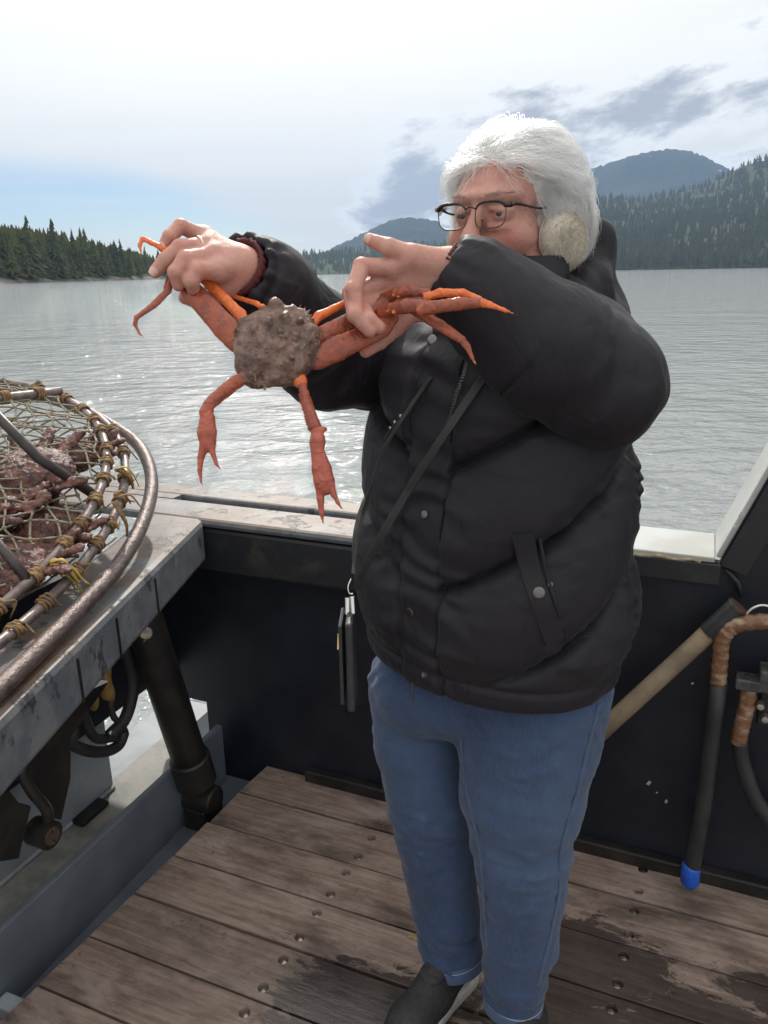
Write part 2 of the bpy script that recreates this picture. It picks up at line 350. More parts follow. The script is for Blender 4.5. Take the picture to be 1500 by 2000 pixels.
    rot = t.mapping(co, (1, 1, 1), (0, 0, R(22.6))); pc = t.vmath('ADD', rot, off.outputs[0])
    grain = t.noise(t.mapping(pc, (3.0, 46, 6)), 1.6, 7, 0.62, 0.6); blot = t.noise(t.mapping(pc, (2.2, 5.0, 2)), 1.7, 6, 0.62, 0.3); fine = t.noise(t.mapping(pc, (16, 60, 20)), 2.0, 5, 0.65)
    base = t.mix(t.smooth(t.math('ADD', t.math('MULTIPLY', grain, 0.55), t.math('MULTIPLY', t.noise(t.mapping(pc, (7, 11, 8)), 1.6, 7, 0.7), 0.45)), 0.36, 0.64), (0.165, 0.116, 0.094), (0.32, 0.245, 0.203)); base = t.mix(t.smooth(blot, 0.46, 0.72), base, (0.070, 0.046, 0.038)); pale = t.smooth(t.noise(t.mapping(pc, (1.6, 4.0, 2), (0, 0, 0), (9, 3, 0)), 1.7, 6, 0.66, 0.4), 0.50, 0.66); base = t.mix(t.math('MULTIPLY', pale, 0.55), base, (0.40, 0.325, 0.28))
    specks = t.math('MULTIPLY', t.smooth(t.noise(t.mapping(pc, (34, 62, 20)), 1.5, 5, 0.75), 0.55, 0.66), t.smooth(t.noise(t.mapping(pc, (3, 6, 3), (0, 0, 0), (5, 8, 0)), 1.5, 4, 0.6), 0.46, 0.62)); base = t.mix(t.math('MULTIPLY', specks, 0.85), base, (0.045, 0.035, 0.032))
    tint = t.node('ShaderNodeHueSaturation'); t.l.new(base, tint.inputs['Color']); t.set(tint, 'Value', t.math('ADD', 0.85, t.math('MULTIPLY', oi, 0.3))); base = tint.outputs[0]
    sp = t.node('ShaderNodeSeparateXYZ'); t.l.new(rot, sp.inputs[0]); a_, b_ = sp.outputs[0], sp.outputs[1]
    def blob(a, b, ra, rb):
        da = t.math('DIVIDE', t.math('SUBTRACT', a_, a), ra); db = t.math('DIVIDE', t.math('SUBTRACT', b_, b), rb)
        return t.math('SUBTRACT', 1.0, t.math('SQRT', t.math('ADD', t.math('MULTIPLY', da, da), t.math('MULTIPLY', db, db))))
    bl = None
    for q in ((-0.10, 1.32, 0.20, 0.14), (0.16, 1.24, 0.24, 0.12), (-0.06, 1.13, 0.30, 0.12), (0.2, 1.02, 0.34, 0.12), (-0.47, 1.03, 0.22, 0.15), (-0.42, 0.88, 0.30, 0.10), (0.34, 1.38, 0.20, 0.07), (0.05, 0.98, 0.30, 0.12)):
        v = blob(*q); bl = v if bl is None else t.math('MAXIMUM', bl, v)
    wn = t.noise(t.mapping(rot, (6, 13, 6), (0, 0, R(-25))), 1.5, 8, 0.72, 0.6)
    wet = t.smooth(t.math('ADD', t.math('MULTIPLY', t.math('SUBTRACT', wn, 0.5), 2.7), t.math('MULTIPLY', bl, 1.35)), -0.04, 0.26)
    damp = t.smooth(t.math('ADD', t.noise(t.mapping(rot, (3, 8, 3), (0, 0, 0), (4.7, 1.3, 0)), 1.6, 6, 0.62), t.math('MULTIPLY', bl, 0.12)), 0.50, 0.62)
    k = t.math('MAXIMUM', wet, t.math('MULTIPLY', damp, 0.55)); base = t.mix(t.math('MULTIPLY', k, 0.92), base, t.mix(0.12, (0.026, 0.021, 0.023), base)); t.l.new(base, s.inputs['Base Color'])
    t.l.new(t.math('ADD', t.math('SUBTRACT', 0.64, t.math('MULTIPLY', k, 0.50)), t.math('MULTIPLY', t.math('SUBTRACT', fine, 0.5), 0.2)), s.inputs['Roughness'])
    h = t.math('ADD', t.math('MULTIPLY', grain, 0.7), t.math('MULTIPLY', fine, 0.5)); t.l.new(t.bump(h, t.math('SUBTRACT', 0.55, t.math('MULTIPLY', wet, 0.35)), 0.003), s.inputs['Normal']); M['plank'] = m
    # water
    m, t, s = new_mat('sea_water'); co = ocoord(t, True); s.inputs['Base Color'].default_value = (0.295, 0.315, 0.318, 1); s.inputs['Roughness'].default_value = 0.045; s.inputs['IOR'].default_value = 1.333
    na = t.noise(t.mapping(co, (1.05, 1.5, 1), (0, 0, R(8))), 1.0, 3, 0.55, 0.3); nb = t.noise(t.mapping(co, (4.2, 5.2, 1), (0, 0, R(-14))), 1.0, 4, 0.62); nc = t.noise(t.mapping(co, (0.20, 0.30, 1), (0, 0, R(12))), 1.0, 3, 0.55)
    h = t.math('ADD', t.math('ADD', t.math('MULTIPLY', na, 0.26), t.math('MULTIPLY', nb, 0.080)), t.math('MULTIPLY', nc, 0.42)); t.l.new(t.bump(h, 0.9, 1.0), s.inputs['Normal']); M['water'] = m
    # land and trees
    M['hill'] = simple('hill_forest', (0.045, 0.058, 0.028), (0.075, 0.085, 0.040), 0.018, 0.95, 0, 0, world=True, spec=0.1)
    m, t, s = new_mat('far_mountain'); co = ocoord(t, True); n = t.noise(co, 0.004, 5, 0.6); c = t.mix(t.smooth(n, 0.35, 0.65), (0.020, 0.036, 0.042), (0.036, 0.052, 0.050)); sn = t.smooth(t.noise(t.mapping(co, (1, 1, 2.5)), 0.0075, 3, 0.5), 0.735, 0.76); c = t.mix(sn, c, (0.55, 0.58, 0.62)); t.l.new(c, s.inputs['Base Color']); s.inputs['Roughness'].default_value = 0.95; s.inputs['Specular IOR Level'].default_value = 0.1; t.l.new(t.bump(t.noise(co, 0.03, 5, 0.7), 1.0, 25), s.inputs['Normal']); M['far_hill'] = m
    m, t, s = new_mat('conifer'); oi = t.node('ShaderNodeObjectInfo').outputs['Random']; n = t.noise(ocoord(t, True), 0.06, 3, 0.6); n2 = t.noise(ocoord(t, True), 0.7, 3, 0.6)
    t.l.new(t.mix(t.smooth(t.math('ADD', n2, t.math('MULTIPLY', t.math('SUBTRACT', oi, 0.5), 0.35)), 0.3, 0.7), (0.12, 0.14, 0.078), t.mix(t.smooth(n, 0.42, 0.62), (0.18, 0.205, 0.10), (0.215, 0.225, 0.09))), s.inputs['Base Color']); s.inputs['Roughness'].default_value = 0.9; s.inputs['Specular IOR Level'].default_value = 0.1; cc = s.inputs['Base Color'].links[0].from_socket; tr = t.node('ShaderNodeBsdfTranslucent'); t.l.new(cc, tr.inputs[0]); mx = t.node('ShaderNodeMixShader'); mx.inputs[0].default_value = 0.58; t.l.new(s.outputs[0], mx.inputs[1]); t.l.new(tr.outputs[0], mx.inputs[2]); t.l.new(mx.outputs[0], m.node_tree.nodes['Material Output'].inputs[0]); M['conifer'] = m
    M['trunk'] = simple('conifer_trunk', (0.09, 0.075, 0.06), (0.05, 0.04, 0.035), 1.0, 0.9)
    M['beach'] = simple('shore_rock', (0.17, 0.16, 0.14), (0.09, 0.085, 0.075), 0.2, 0.9, world=True)
    M['snow'] = simple('snow_patch', (0.8, 0.82, 0.85), None, 1, 0.7)
    # skin
    m, t, s = new_mat('skin'); co = ocoord(t, True); n = t.noise(co, 38, 6, 0.6); n2 = t.noise(co, 300, 4, 0.6); rd = t.attr('redness').outputs['Fac']
    c = t.mix(t.smooth(n, 0.3, 0.7), (0.49, 0.25, 0.195), (0.585, 0.325, 0.262)); c = t.mix(t.math('MULTIPLY', t.smooth(t.noise(co, 90, 4, 0.6), 0.5, 0.7), 0.35), c, (0.50, 0.21, 0.17)); c = t.mix(rd, c, (0.54, 0.19, 0.15)); t.l.new(c, s.inputs['Base Color']); s.inputs['Roughness'].default_value = 0.46
    s.inputs['Subsurface Weight'].default_value = 0.28; s.inputs['Subsurface Radius'].default_value = (1.0, 0.35, 0.2); s.inputs['Subsurface Scale'].default_value = 0.008
    wr = t.noise(t.mapping(co, (1, 1, 1)), 130, 5, 0.65, 0.8); t.l.new(t.bump(t.math('ADD', wr, t.math('MULTIPLY', n2, 0.4)), 0.6, 0.002), s.inputs['Normal']); M['skin'] = m
    M['nail'] = simple('nail', (0.66, 0.42, 0.36), None, 10, 0.25)
    M['eye'] = simple('eye_white', (0.34, 0.29, 0.27), None, 10, 0.15); M['iris'] = simple('iris', (0.05, 0.045, 0.035), None, 10, 0.12)
    M['brow'] = simple('eyebrow', (0.46, 0.34, 0.30), None, 10, 0.7)
    M['lip'] = simple('lip', (0.5, 0.2, 0.17), None, 10, 0.45)
    # fabrics
    m, t, s = new_mat('jacket_nylon'); co = ocoord(t, True); n = t.noise(co, 6, 4, 0.5); s.inputs['Roughness'].default_value = 0.58; s.inputs['Specular IOR Level'].default_value = 0.24
    t.l.new(t.mix(n, (0.0165, 0.0148, 0.0195), (0.0215, 0.0192, 0.0250)), s.inputs['Base Color']); s.inputs['Sheen Weight'].default_value = 0.05; s.inputs['Sheen Roughness'].default_value = 0.4
    w1 = t.noise(t.mapping(co, (1, 1, 0.6)), 30, 3, 0.5, 0.3); w2 = t.noise(co, 9, 3, 0.5, 0.3); w3 = t.node('ShaderNodeTexNoise', i_Scale=900, i_Detail=2); t.l.new(co, w3.inputs['Vector'])
    rd_ = t.math('POWER', t.math('SUBTRACT', 1.0, t.math('ABSOLUTE', t.math('MULTIPLY', t.math('SUBTRACT', t.noise(t.mapping(co, (1, 1, 0.7), (0, 0, R(30))), 11, 3, 0.55, 0.5), 0.5), 2.6))), 4.0)
    hh = t.math('ADD', t.math('ADD', t.math('MULTIPLY', w1, 0.4), t.math('MULTIPLY', rd_, -0.35)), t.math('ADD', w2, t.math('MULTIPLY', w3.outputs[0], 0.02))); t.l.new(t.bump(hh, 0.4, 0.010), s.inputs['Normal']); M['jacket'] = m
    M['strap'] = simple('strap_web', (0.026, 0.026, 0.029), (0.036, 0.036, 0.04), 80, 0.5, 0, 0.3, 400, 0.001)
    M['knit'] = simple('cuff_knit', (0.12, 0.018, 0.022), (0.06, 0.012, 0.015), 200, 0.8, 0, 0.5, 400, 0.002)
    M['dark_fur'] = simple('dark_fur', (0.022, 0.022, 0.026), (0.05, 0.047, 0.048), 40, 0.6)
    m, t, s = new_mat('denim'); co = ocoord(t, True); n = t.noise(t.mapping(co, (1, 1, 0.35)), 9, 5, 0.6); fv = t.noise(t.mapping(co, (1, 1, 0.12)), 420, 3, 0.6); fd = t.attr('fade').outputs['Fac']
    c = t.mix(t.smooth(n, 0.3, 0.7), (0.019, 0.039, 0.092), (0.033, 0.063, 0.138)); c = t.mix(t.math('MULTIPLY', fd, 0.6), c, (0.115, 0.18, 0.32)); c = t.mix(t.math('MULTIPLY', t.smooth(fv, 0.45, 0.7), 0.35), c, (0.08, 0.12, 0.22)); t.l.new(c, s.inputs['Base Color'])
    s.inputs['Roughness'].default_value = 0.85; s.inputs['Sheen Weight'].default_value = 0.15
    bw = t.noise(t.mapping(co, (1, 1, 0.8), (0, R(35), 0)), 15, 4, 0.55, 1.0); t.l.new(t.bump(t.math('ADD', bw, t.math('MULTIPLY', fv, 0.07)), 0.38, 0.012), s.inputs['Normal']); M['denim'] = m
    M['stitch'] = simple('stitch', (0.30, 0.36, 0.46), None, 10, 0.8)
    M['shoe'] = simple('shoe_mesh', (0.022, 0.021, 0.023), (0.035, 0.033, 0.035), 90, 0.75, 0, 0.4, 700, 0.001); M['shoe_white'] = simple('shoe_white', (0.62, 0.6, 0.58), (0.5, 0.48, 0.46), 60, 0.5)
    M['frame'] = simple('glasses_frame', (0.02, 0.016, 0.016), (0.06, 0.03, 0.025), 120, 0.3); M['metal_rim'] = simple('metal_rim', (0.10, 0.085, 0.08), None, 10, 0.3, 0.8)
    m, t, s = new_mat('lens'); s.inputs['Base Color'].default_value = (1, 1, 1, 1); s.inputs['Roughness'].default_value = 0.0; s.inputs['Transmission Weight'].default_value = 1; s.inputs['IOR'].default_value = 1.05; M['lens'] = m
    M['earmuff'] = simple('earmuff_fleece', (0.66, 0.60, 0.50), (0.54, 0.49, 0.42), 30, 0.75, 0, 0.35, 240, 0.003, stretch=(1, 1, 0.4))
    m, t, s = new_mat('white_hair'); n = t.noise(ocoord(t, True), 60, 3, 0.6); t.l.new(t.mix(n, (0.80, 0.79, 0.79), (0.93, 0.92, 0.92)), s.inputs['Base Color']); s.inputs['Roughness'].default_value = 0.5; s.inputs['Specular IOR Level'].default_value = 0.35
    tr = t.node('ShaderNodeBsdfTranslucent'); tr.inputs[0].default_value = (0.95, 0.94, 0.92, 1); mx = t.node('ShaderNodeMixShader'); mx.inputs[0].default_value = 0.45
    t.l.new(s.outputs[0], mx.inputs[1]); t.l.new(tr.outputs[0], mx.inputs[2]); t.l.new(mx.outputs[0], m.node_tree.nodes['Material Output'].inputs[0]); M['hair'] = m
    m = bpy.data.materials.new('white_hair_strand'); m.use_nodes = True; t = NT(m.node_tree); m.node_tree.nodes.remove(m.node_tree.nodes['Principled BSDF']); hb = t.node('ShaderNodeBsdfHairPrincipled', parametrization='COLOR'); hb.inputs['Color'].default_value = (0.93, 0.92, 0.905, 1); hb.inputs['Roughness'].default_value = 0.35; hb.inputs['Radial Roughness'].default_value = 0.5; t.l.new(hb.outputs[0], m.node_tree.nodes['Material Output'].inputs[0]); M['strand'] = m
    M['gold'] = simple('gold', (0.75, 0.55, 0.25), None, 10, 0.25, 1.0); M['silver'] = simple('silver', (0.75, 0.74, 0.72), None, 10, 0.2, 1.0)
    # crab: shell brown, limbs red-brown to orange, backlit glow of thin legs painted in, one attribute tells them apart
    m, t, s = new_mat('crab_shell'); co = ocoord(t, True); k = t.attr('limb').outputs['Fac']; n = t.noise(co, 55, 7, 0.66); n2 = t.noise(co, 130, 5, 0.65); n3 = t.noise(co, 420, 3, 0.6)
    shell = t.mix(t.smooth(n, 0.38, 0.64), (0.115, 0.066, 0.050), (0.235, 0.140, 0.106)); shell = t.mix(t.math('MULTIPLY', t.smooth(n2, 0.55, 0.7), 0.7), shell, (0.32, 0.225, 0.185)); shell = t.mix(t.math('MULTIPLY', t.smooth(t.noise(co, 22, 3), 0.58, 0.70), 0.6), shell, (0.09, 0.052, 0.045))
    limb = t.mix(t.smooth(n, 0.35, 0.66), (0.37, 0.082, 0.034), (0.22, 0.055, 0.034)); limb = t.mix(t.math('MULTIPLY', t.smooth(n3, 0.56, 0.66), 0.5), limb, (0.20, 0.06, 0.04))
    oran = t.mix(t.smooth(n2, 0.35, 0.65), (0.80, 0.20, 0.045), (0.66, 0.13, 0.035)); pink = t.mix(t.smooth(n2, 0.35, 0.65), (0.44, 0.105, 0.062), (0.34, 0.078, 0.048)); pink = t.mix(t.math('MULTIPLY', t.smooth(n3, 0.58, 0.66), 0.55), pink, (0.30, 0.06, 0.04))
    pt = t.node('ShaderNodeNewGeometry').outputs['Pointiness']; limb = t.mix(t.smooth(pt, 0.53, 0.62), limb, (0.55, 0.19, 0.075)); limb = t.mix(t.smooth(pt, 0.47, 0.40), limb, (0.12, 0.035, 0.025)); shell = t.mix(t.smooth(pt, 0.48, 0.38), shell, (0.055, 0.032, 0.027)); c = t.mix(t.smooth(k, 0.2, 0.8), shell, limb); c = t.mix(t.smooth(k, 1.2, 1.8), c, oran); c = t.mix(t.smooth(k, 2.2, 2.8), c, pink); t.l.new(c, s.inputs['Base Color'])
    t.l.new(t.smooth(k, 0.2, 0.8, 0.27, 0.27), s.inputs['Roughness']); t.l.new(t.math('MULTIPLY', t.smooth(k, 0.2, 1.6), 0.35), s.inputs['Subsurface Weight']); s.inputs['Subsurface Radius'].default_value = (1, 0.3, 0.1); s.inputs['Subsurface Scale'].default_value = 0.008
    bh = t.math('ADD', t.math('MULTIPLY', n2, 0.8), t.math('MULTIPLY', n3, 0.35)); t.l.new(t.bump(bh, t.smooth(k, 0.1, 0.9, 0.75, 0.3), 0.003), s.inputs['Normal']); M['crab'] = m
mats()
# ------------------------------------------------------------------ sea, land, trees
WZ = -1.0
def hdir(px):
    y = 533 - (px-742)*0.0160; q = ray(px, y); q = V(q[0], q[1], 0); return nrm(q)
def tan_el(px, py):
    q = ray(px, py); return q[2]/math.hypot(q[0], q[1])
def water():
    n = 220; rr = np.concatenate([[0.0], np.geomspace(1.0, 7000, 110)]); th = np.linspace(0, 2*np.pi, n, endpoint=False)
    rings = [[(r*math.sin(t), 2.0+r*math.cos(t), WZ) for t in th] for r in rr[1:]]
    o = MB().loft(rings, True, False)
    v = np.concatenate([np.concatenate(o.v), [[0, 2.0, WZ]]]); jj = np.arange(n)
    me = mesh_from('sea', v, np.concatenate(o.q), np.stack([np.full(n, len(v)-1), (jj+1) % n, jj], -1)); 
    me.flip_normals()
    tag(link('sea_water', me, M['water']), kind='structure')
water()
def ridge(name, pts, d0, d1, mat, lo, hi, step=8, rel=0.1, seed=0):
    xs = np.arange(lo, hi+1, step); pts = np.asarray(pts, float); ys = np.interp(xs, pts[:, 0], pts[:, 1])+(np.random.default_rng(seed).normal(0, 1.3, len(xs)) if step < 6 else 0); ts = np.concatenate([np.linspace(0, 1, 26), np.linspace(1.08, 1.6, 6)]); rings = []
    for x, y in zip(xs, ys):
        h = max(1.0, CAM_H + d1*tan_el(x, y) - WZ); u = hdir(x); row = []
        for t in ts:
            D = d0+(d1-d0)*t; g = t**0.85 if t <= 1 else 1-(t-1)*0.9
            p = V(u[0]*D, u[1]*D, WZ-0.6); nz = vn1(p*V(1, 1, 0), 6.0/d1, seed)*0.7+vn1(p*V(1, 1, 0), 17.0/d1, seed+3)*0.35
            p[2] += 0.6*(t > 0) + h*g*(1+rel*nz*4*max(0, t*(1-t))*1.6); row.append(p)
        rings.append(row)
    m = MB().loft(rings, False, False); o = m.build(name, mat); tag(o, kind='structure'); return np.asarray(rings)
def conifer_mesh(h, r, layers, sides, seed, jag=0.35, droop=0.5):
    g = np.random.default_rng(seed); v = []; t = []
    for i in range(layers):
        f = i/(layers-1); z = h*(0.07+0.86*f); rad = r*(1-f)**0.75*(0.8+0.4*g.random())+0.02*r; dz = h*0.93/layers*(1.5+0.8*g.random()); b = len(v)
        cx, cy = g.normal(0, 0.03*r, 2); v.append((cx, cy, min(z+dz, h))); a0 = g.random()*6.28
        for k in range(sides*2):
            a = a0+math.pi*k/sides; q = rad*(1+g.normal(0, 0.16)) if k % 2 == 0 else rad*(1-jag-0.2*g.random()); v.append((cx+q*math.cos(a), cy+q*math.sin(a), z-(droop*rad*0.35 if k % 2 == 0 else 0)+g.normal(0, 0.01*h)))
        for k in range(sides*2): t.append((b, b+1+k, b+1+(k+1) % (sides*2)))
    return np.array(v), np.array(t)
def scatter(name, where, tmpl, mat, label, cat):
    vs, ts = [], []; n = 0
    for p, s, a, k in where:
        v, t = tmpl[k % len(tmpl)]; c, d = math.cos(a), math.sin(a); q = v.copy(); q[:, 0], q[:, 1] = v[:, 0]*c-v[:, 1]*d, v[:, 0]*d+v[:, 1]*c
        vs.append(q*s+p); ts.append(t+n); n += len(v)
    o = link(name, mesh_from(name, np.concatenate(vs), None, np.concatenate(ts), False), mat); tag(o, label, cat, None, 'stuff'); return o
def land():
    tm_far = [conifer_mesh(1, 0.17+0.05*(i % 3), 4, 4, 40+i) for i in range(5)]; tm_mid = [conifer_mesh(1, 0.20+0.05*(i % 3), 8, 6, 60+i) for i in range(6)]
    # near hill on the right
    rg = ridge('hill', [(700, 528), (900, 505), (1000, 470), (1120, 410), (1170, 388), (1240, 394), (1300, 380), (1370, 361), (1400, 340), (1440, 322), (1500, 308), (1650, 285), (1900, 265), (2400, 250), (3200, 120), (4500, -40)], 1700, 3300, M['hill'], 700, 4500, 14, 0.22, 5)
    wh = []; g = np.random.default_rng(3); ns, nt = rg.shape[:2]
    for i in range(19000):
        s = g.random()*(ns-1.01); t = (g.random()**1.25)*25.5; a, b = int(s), int(t); p = rg[a, b]*(1-(s-a))*(1-(t-b))+rg[a+1, b]*(s-a)*(1-(t-b))+rg[a, b+1]*(1-(s-a))*(t-b)+rg[a+1, b+1]*(s-a)*(t-b)
        if hdir(1150)[0] > p[0]/math.hypot(p[0], p[1]) and g.random() < 0.85: continue
        wh.append((p-V(0, 0, 2), g.uniform(17, 34)*(1.15 if t < 2 else 1), g.random()*6.28, i))
    for i in range(900):   # the tall edge along the water
        s = g.random()*(ns-1.01); a = int(s); p = rg[a, 0]*(1-(s-a))+rg[a+1, 0]*(s-a); p = p*V(1, 1, 1)+nrm(p*V(1, 1, 0))*g.uniform(2, 35); p[2] = WZ+0.5; wh.append((p, g.uniform(22, 42), g.random()*6.28, i))
    scatter('hillside_forest', wh, tm_far, M['conifer'], 'dark conifer forest covering the near hillside beyond the water', 'forest')
    ridge('blue_mountain', [(850, 500), (1000, 420), (1100, 348), (1155, 326), (1200, 311), (1250, 297), (1285, 292), (1315, 293), (1350, 304), (1400, 330), (1450, 350), (1600, 380), (1900, 470)], 4200, 6000, M['far_hill'], 850, 1900, 5, 0.18, 9)
    ridge('snowy_mountain', [(430, 530), (530, 512), (600, 501), (645, 488), (680, 470), (720, 452), (760, 431), (800, 424), (850, 430), (900, 452), (1000, 480), (1150, 500), (1300, 525)], 3500, 5000, M['far_hill'], 430, 1300, 5, 0.15, 21)
    rl = ridge('low_hill', [(330, 532), (480, 515), (540, 504), (600, 498), (650, 494), (700, 488), (760, 482), (860, 476), (1000, 468), (1150, 470)], 2300, 3000, M['hill'], 330, 1150, 10, 0.2, 33)
    wl = []; ns, nt = rl.shape[:2]
    for i in range(2600):
        s = g.random()*(ns-1.01); t = int(g.random()*26); a = int(s); p = rl[a, t]*(1-(s-a))+rl[a+1, t]*(s-a); wl.append((p-V(0, 0, 2), g.uniform(14, 27), g.random()*6.28, i))
    scatter('low_hill_forest', wl, tm_far, M['conifer'], 'hazy low wooded hill across the water behind the hands', 'forest')
    # headland on the left
    def shore(px): return np.interp(px, [-3000, -500, 0, 250, 420], [330, 400, 470, 640, 900])
    top = [(-500, 385), (0, 452), (100, 458), (200, 480), (300, 500), (420, 527)]
    xs = np.arange(-3000, 421, 10); rows = []
    for x in xs:
        D = shore(x); u = hdir(x); rows.append([u*(D-3)+V(0, 0, WZ-0.8), u*(D+4)+V(0, 0, WZ+1.5), u*(D+25)+V(0, 0, WZ+5), u*(D+80)+V(0, 0, WZ+10), u*(D+260)+V(0, 0, WZ+11), u*(D+300)+V(0, 0, WZ-2)])
    tag(MB().loft(rows, False, False).build('headland', M['beach']), kind='structure')
    wt = []
    for i in range(3300):
        x = g.uniform(-490, 415) if i < 1500 else g.uniform(-2980, -480); D = shore(x); e = g.uniform(14, 190); u = hdir(x); z = np.interp(e, [4, 25, 80, 260], [1.5, 5, 10, 11])
        tt = np.interp(x, [-500, 0, 60, 130, 200, 260, 330, 420], [330, 432, 436, 447, 468, 484, 503, 526]); H = (CAM_H+(D+e)*tan_el(x, tt))-(WZ+z) if x > -480 else 38; H = max(7, H*g.uniform(0.62, 1.0)); wt.append((u*(D+e)+V(0, 0, WZ+z-0.5), H, g.random()*6.28, i))
    scatter('headland_forest', wt, tm_mid, M['conifer'], 'dense conifer wood behind the shoreline trees of the headland', 'forest')
    tm = [conifer_mesh(1, 0.19+0.05*(i % 4), 17, 8, 80+i, 0.4, 0.7) for i in range(6)]; cm = [mesh_from('crown', v, None, t, False) for v, t in tm]
    for m in cm: m.materials.append(M['conifer'])
    tk = MB().tube([V(0, 0, -0.03), V(0, 0, 0.5), V(0, 0, 0.99)], [0.016, 0.010, 0.002], 6).mesh('trunk'); tk.materials.append(M['trunk'])
    for i in range(64):
        x = -60 + 480*(i+g.uniform(-0.4, 0.4))/64; D = shore(x)+g.uniform(6, 30); u = hdir(x); tt = np.interp(x, [-60, 0, 40, 90, 130, 200, 260, 330, 420], [400, 425, 421, 424, 432, 455, 472, 492, 522])
        H = (CAM_H+D*tan_el(x, tt))-(WZ+2.5); H = max(8, H*g.choice([0.45, 0.6, 0.75, 0.88, 0.97, 1.04]))
        e = empty('conifer_tree', u*D+V(0, 0, WZ+2.0)); tag(e, 'tall dark conifer in the front row on the headland shore', 'tree', 'conifers along the headland shore')
        for nm, me in (('trunk', tk), ('crown', cm[i % 6])):
            o = bpy.data.objects.new(nm, me); COL.objects.link(o); o.parent = e; o.scale = (H, H, H)
        e.rotation_euler.z = g.random()*6.28
    hz = MB().box((0, 3900, 498), 15000, 11000, 1000).build('haze', None, None, False); tag(hz, kind='stuff')
    m = bpy.data.materials.new('haze_air'); m.use_nodes = True; m.node_tree.nodes.clear(); t = NT(m.node_tree); pv = t.node('ShaderNodeVolumePrincipled'); pv.inputs['Color'].default_value = (0.45, 0.66, 1.0, 1); pv.inputs['Density'].default_value = HAZE; pv.inputs['Anisotropy'].default_value = 0.1
    out = t.node('ShaderNodeOutputMaterial'); t.l.new(pv.outputs[0], out.inputs['Volume']); hz.data.materials.append(m)
HAZE = 9e-5
land()

# ------------------------------------------------------------------ boat
def bbox(mb, a0, a1, b0, b1, z0, z1): return mb.box(bo((a0+a1)/2, (b0+b1)/2, (z0+z1)/2), a1-a0, b1-b0, z1-z0, BA, BB)
def prism(mb, poly, f0, f1):
    """poly: list of 2-tuples; f0/f1 turn a 2-tuple into the near / far 3-D point"""
    n = len(poly); v = [f0(*p) for p in poly]+[f1(*p) for p in poly]; q = [(i, (i+1) % n, n+(i+1) % n, n+i) for i in range(n)]
    bm = bmesh.new(); bv = [bm.verts.new(x) for x in v]
    bm.faces.new(bv[:n]); bm.faces.new(bv[n:][::-1])
    for f in q: bm.faces.new([bv[i] for i in f])
    bmesh.ops.recalc_face_normals(bm, faces=bm.faces); bmesh.ops.triangulate(bm, faces=[f for f in bm.faces if len(f.verts) > 4])
    mb.raw([list(x.co) for x in bm.verts], [[x.index for x in f.verts] for f in bm.faces if len(f.verts) == 4], [[x.index for x in f.verts] for f in bm.faces if len(f.verts) == 3]) if not bm.verts.index_update() else 0
    bm.free(); return mb
def edge_a(b): return -1.10-0.073*(1.542-b)
def deck():
    d = empty('deck', bo(0, 1, 0)); tag(d, kind='structure')
    bbox(MB(), -1.12, 1.9, -0.8, 1.68, -0.20, -0.062).build('underdeck', M['black_part'], d, False)
    hole = MB().tube([V(0, 0, -0.014), V(0, 0, 0.02)], 0.0118, 16).mesh('hole')
    head = MB(); head.tube([V(0, 0, -0.0145), V(0, 0, -0.0090), V(0, 0, -0.0076), V(0, 0, -0.0073)], [0.0078, 0.0078, 0.0066, 0.002], 12); hm = head.mesh('bolt'); hm.materials.append(M['bolt'])
    dg = None
    for i in range(18):
        b1 = 1.676-0.137*i; b0 = b1-0.137+0.0075-(0.002 if i % 3 else 0); bc = (b0+b1)/2; dz = random.uniform(-0.0015, 0.0015)
        poly = [(edge_a(b0)+random.uniform(-.004, .004), b0), (1.85, b0), (1.85, b1), (edge_a(b1)+random.uniform(-.004, .004), b1)]
        mb = prism(MB(), poly, lambda a, b: bo(a, b, -0.045), lambda a, b: bo(a, b, dz)); o = mb.build('plank', M['plank'], d, False)
        rows = [(f(bc+e), e) for f in (lambda q: -0.672-0.075*(1.579-q), lambda q: -0.016-0.065*(1.653-q), lambda q: 0.64) for e in (0.037, -0.037)]
        if 0.3 < bc:
            for (a, e) in rows:
                c = bpy.data.objects.new('cutter', hole); COL.objects.link(c); c.location = Vector(bo(a, bc+e, dz)); m = o.modifiers.new('hole', 'BOOLEAN'); m.object = c; m.operation = 'DIFFERENCE'; m.solver = 'EXACT'
            bv = o.modifiers.new('edge', 'BEVEL'); bv.width = 0.0025; bv.segments = 2; bv.limit_method = 'ANGLE'; bv.angle_limit = R(50)
            bpy.context.view_layer.update(); dg = bpy.context.evaluated_depsgraph_get(); me = bpy.data.meshes.new_from_object(o.evaluated_get(dg)); cut = [m.object for m in o.modifiers if m.type == 'BOOLEAN']; o.modifiers.clear(); o.data = me
            for c in cut: bpy.data.objects.remove(c)
            for (a, e) in rows:
                h = bpy.data.objects.new('bolt', hm); COL.objects.link(h); h.location = Vector(bo(a, bc+e, dz)); h.rotation_euler = (random.uniform(-.1, .1), random.uniform(-.1, .1), random.random()); h.parent = o
    g = bbox(MB(), -1.24, -1.09, -0.8, 1.72, -0.12, -0.075).build('gutter_floor', M['grey_kerb'], d, False)
deck()
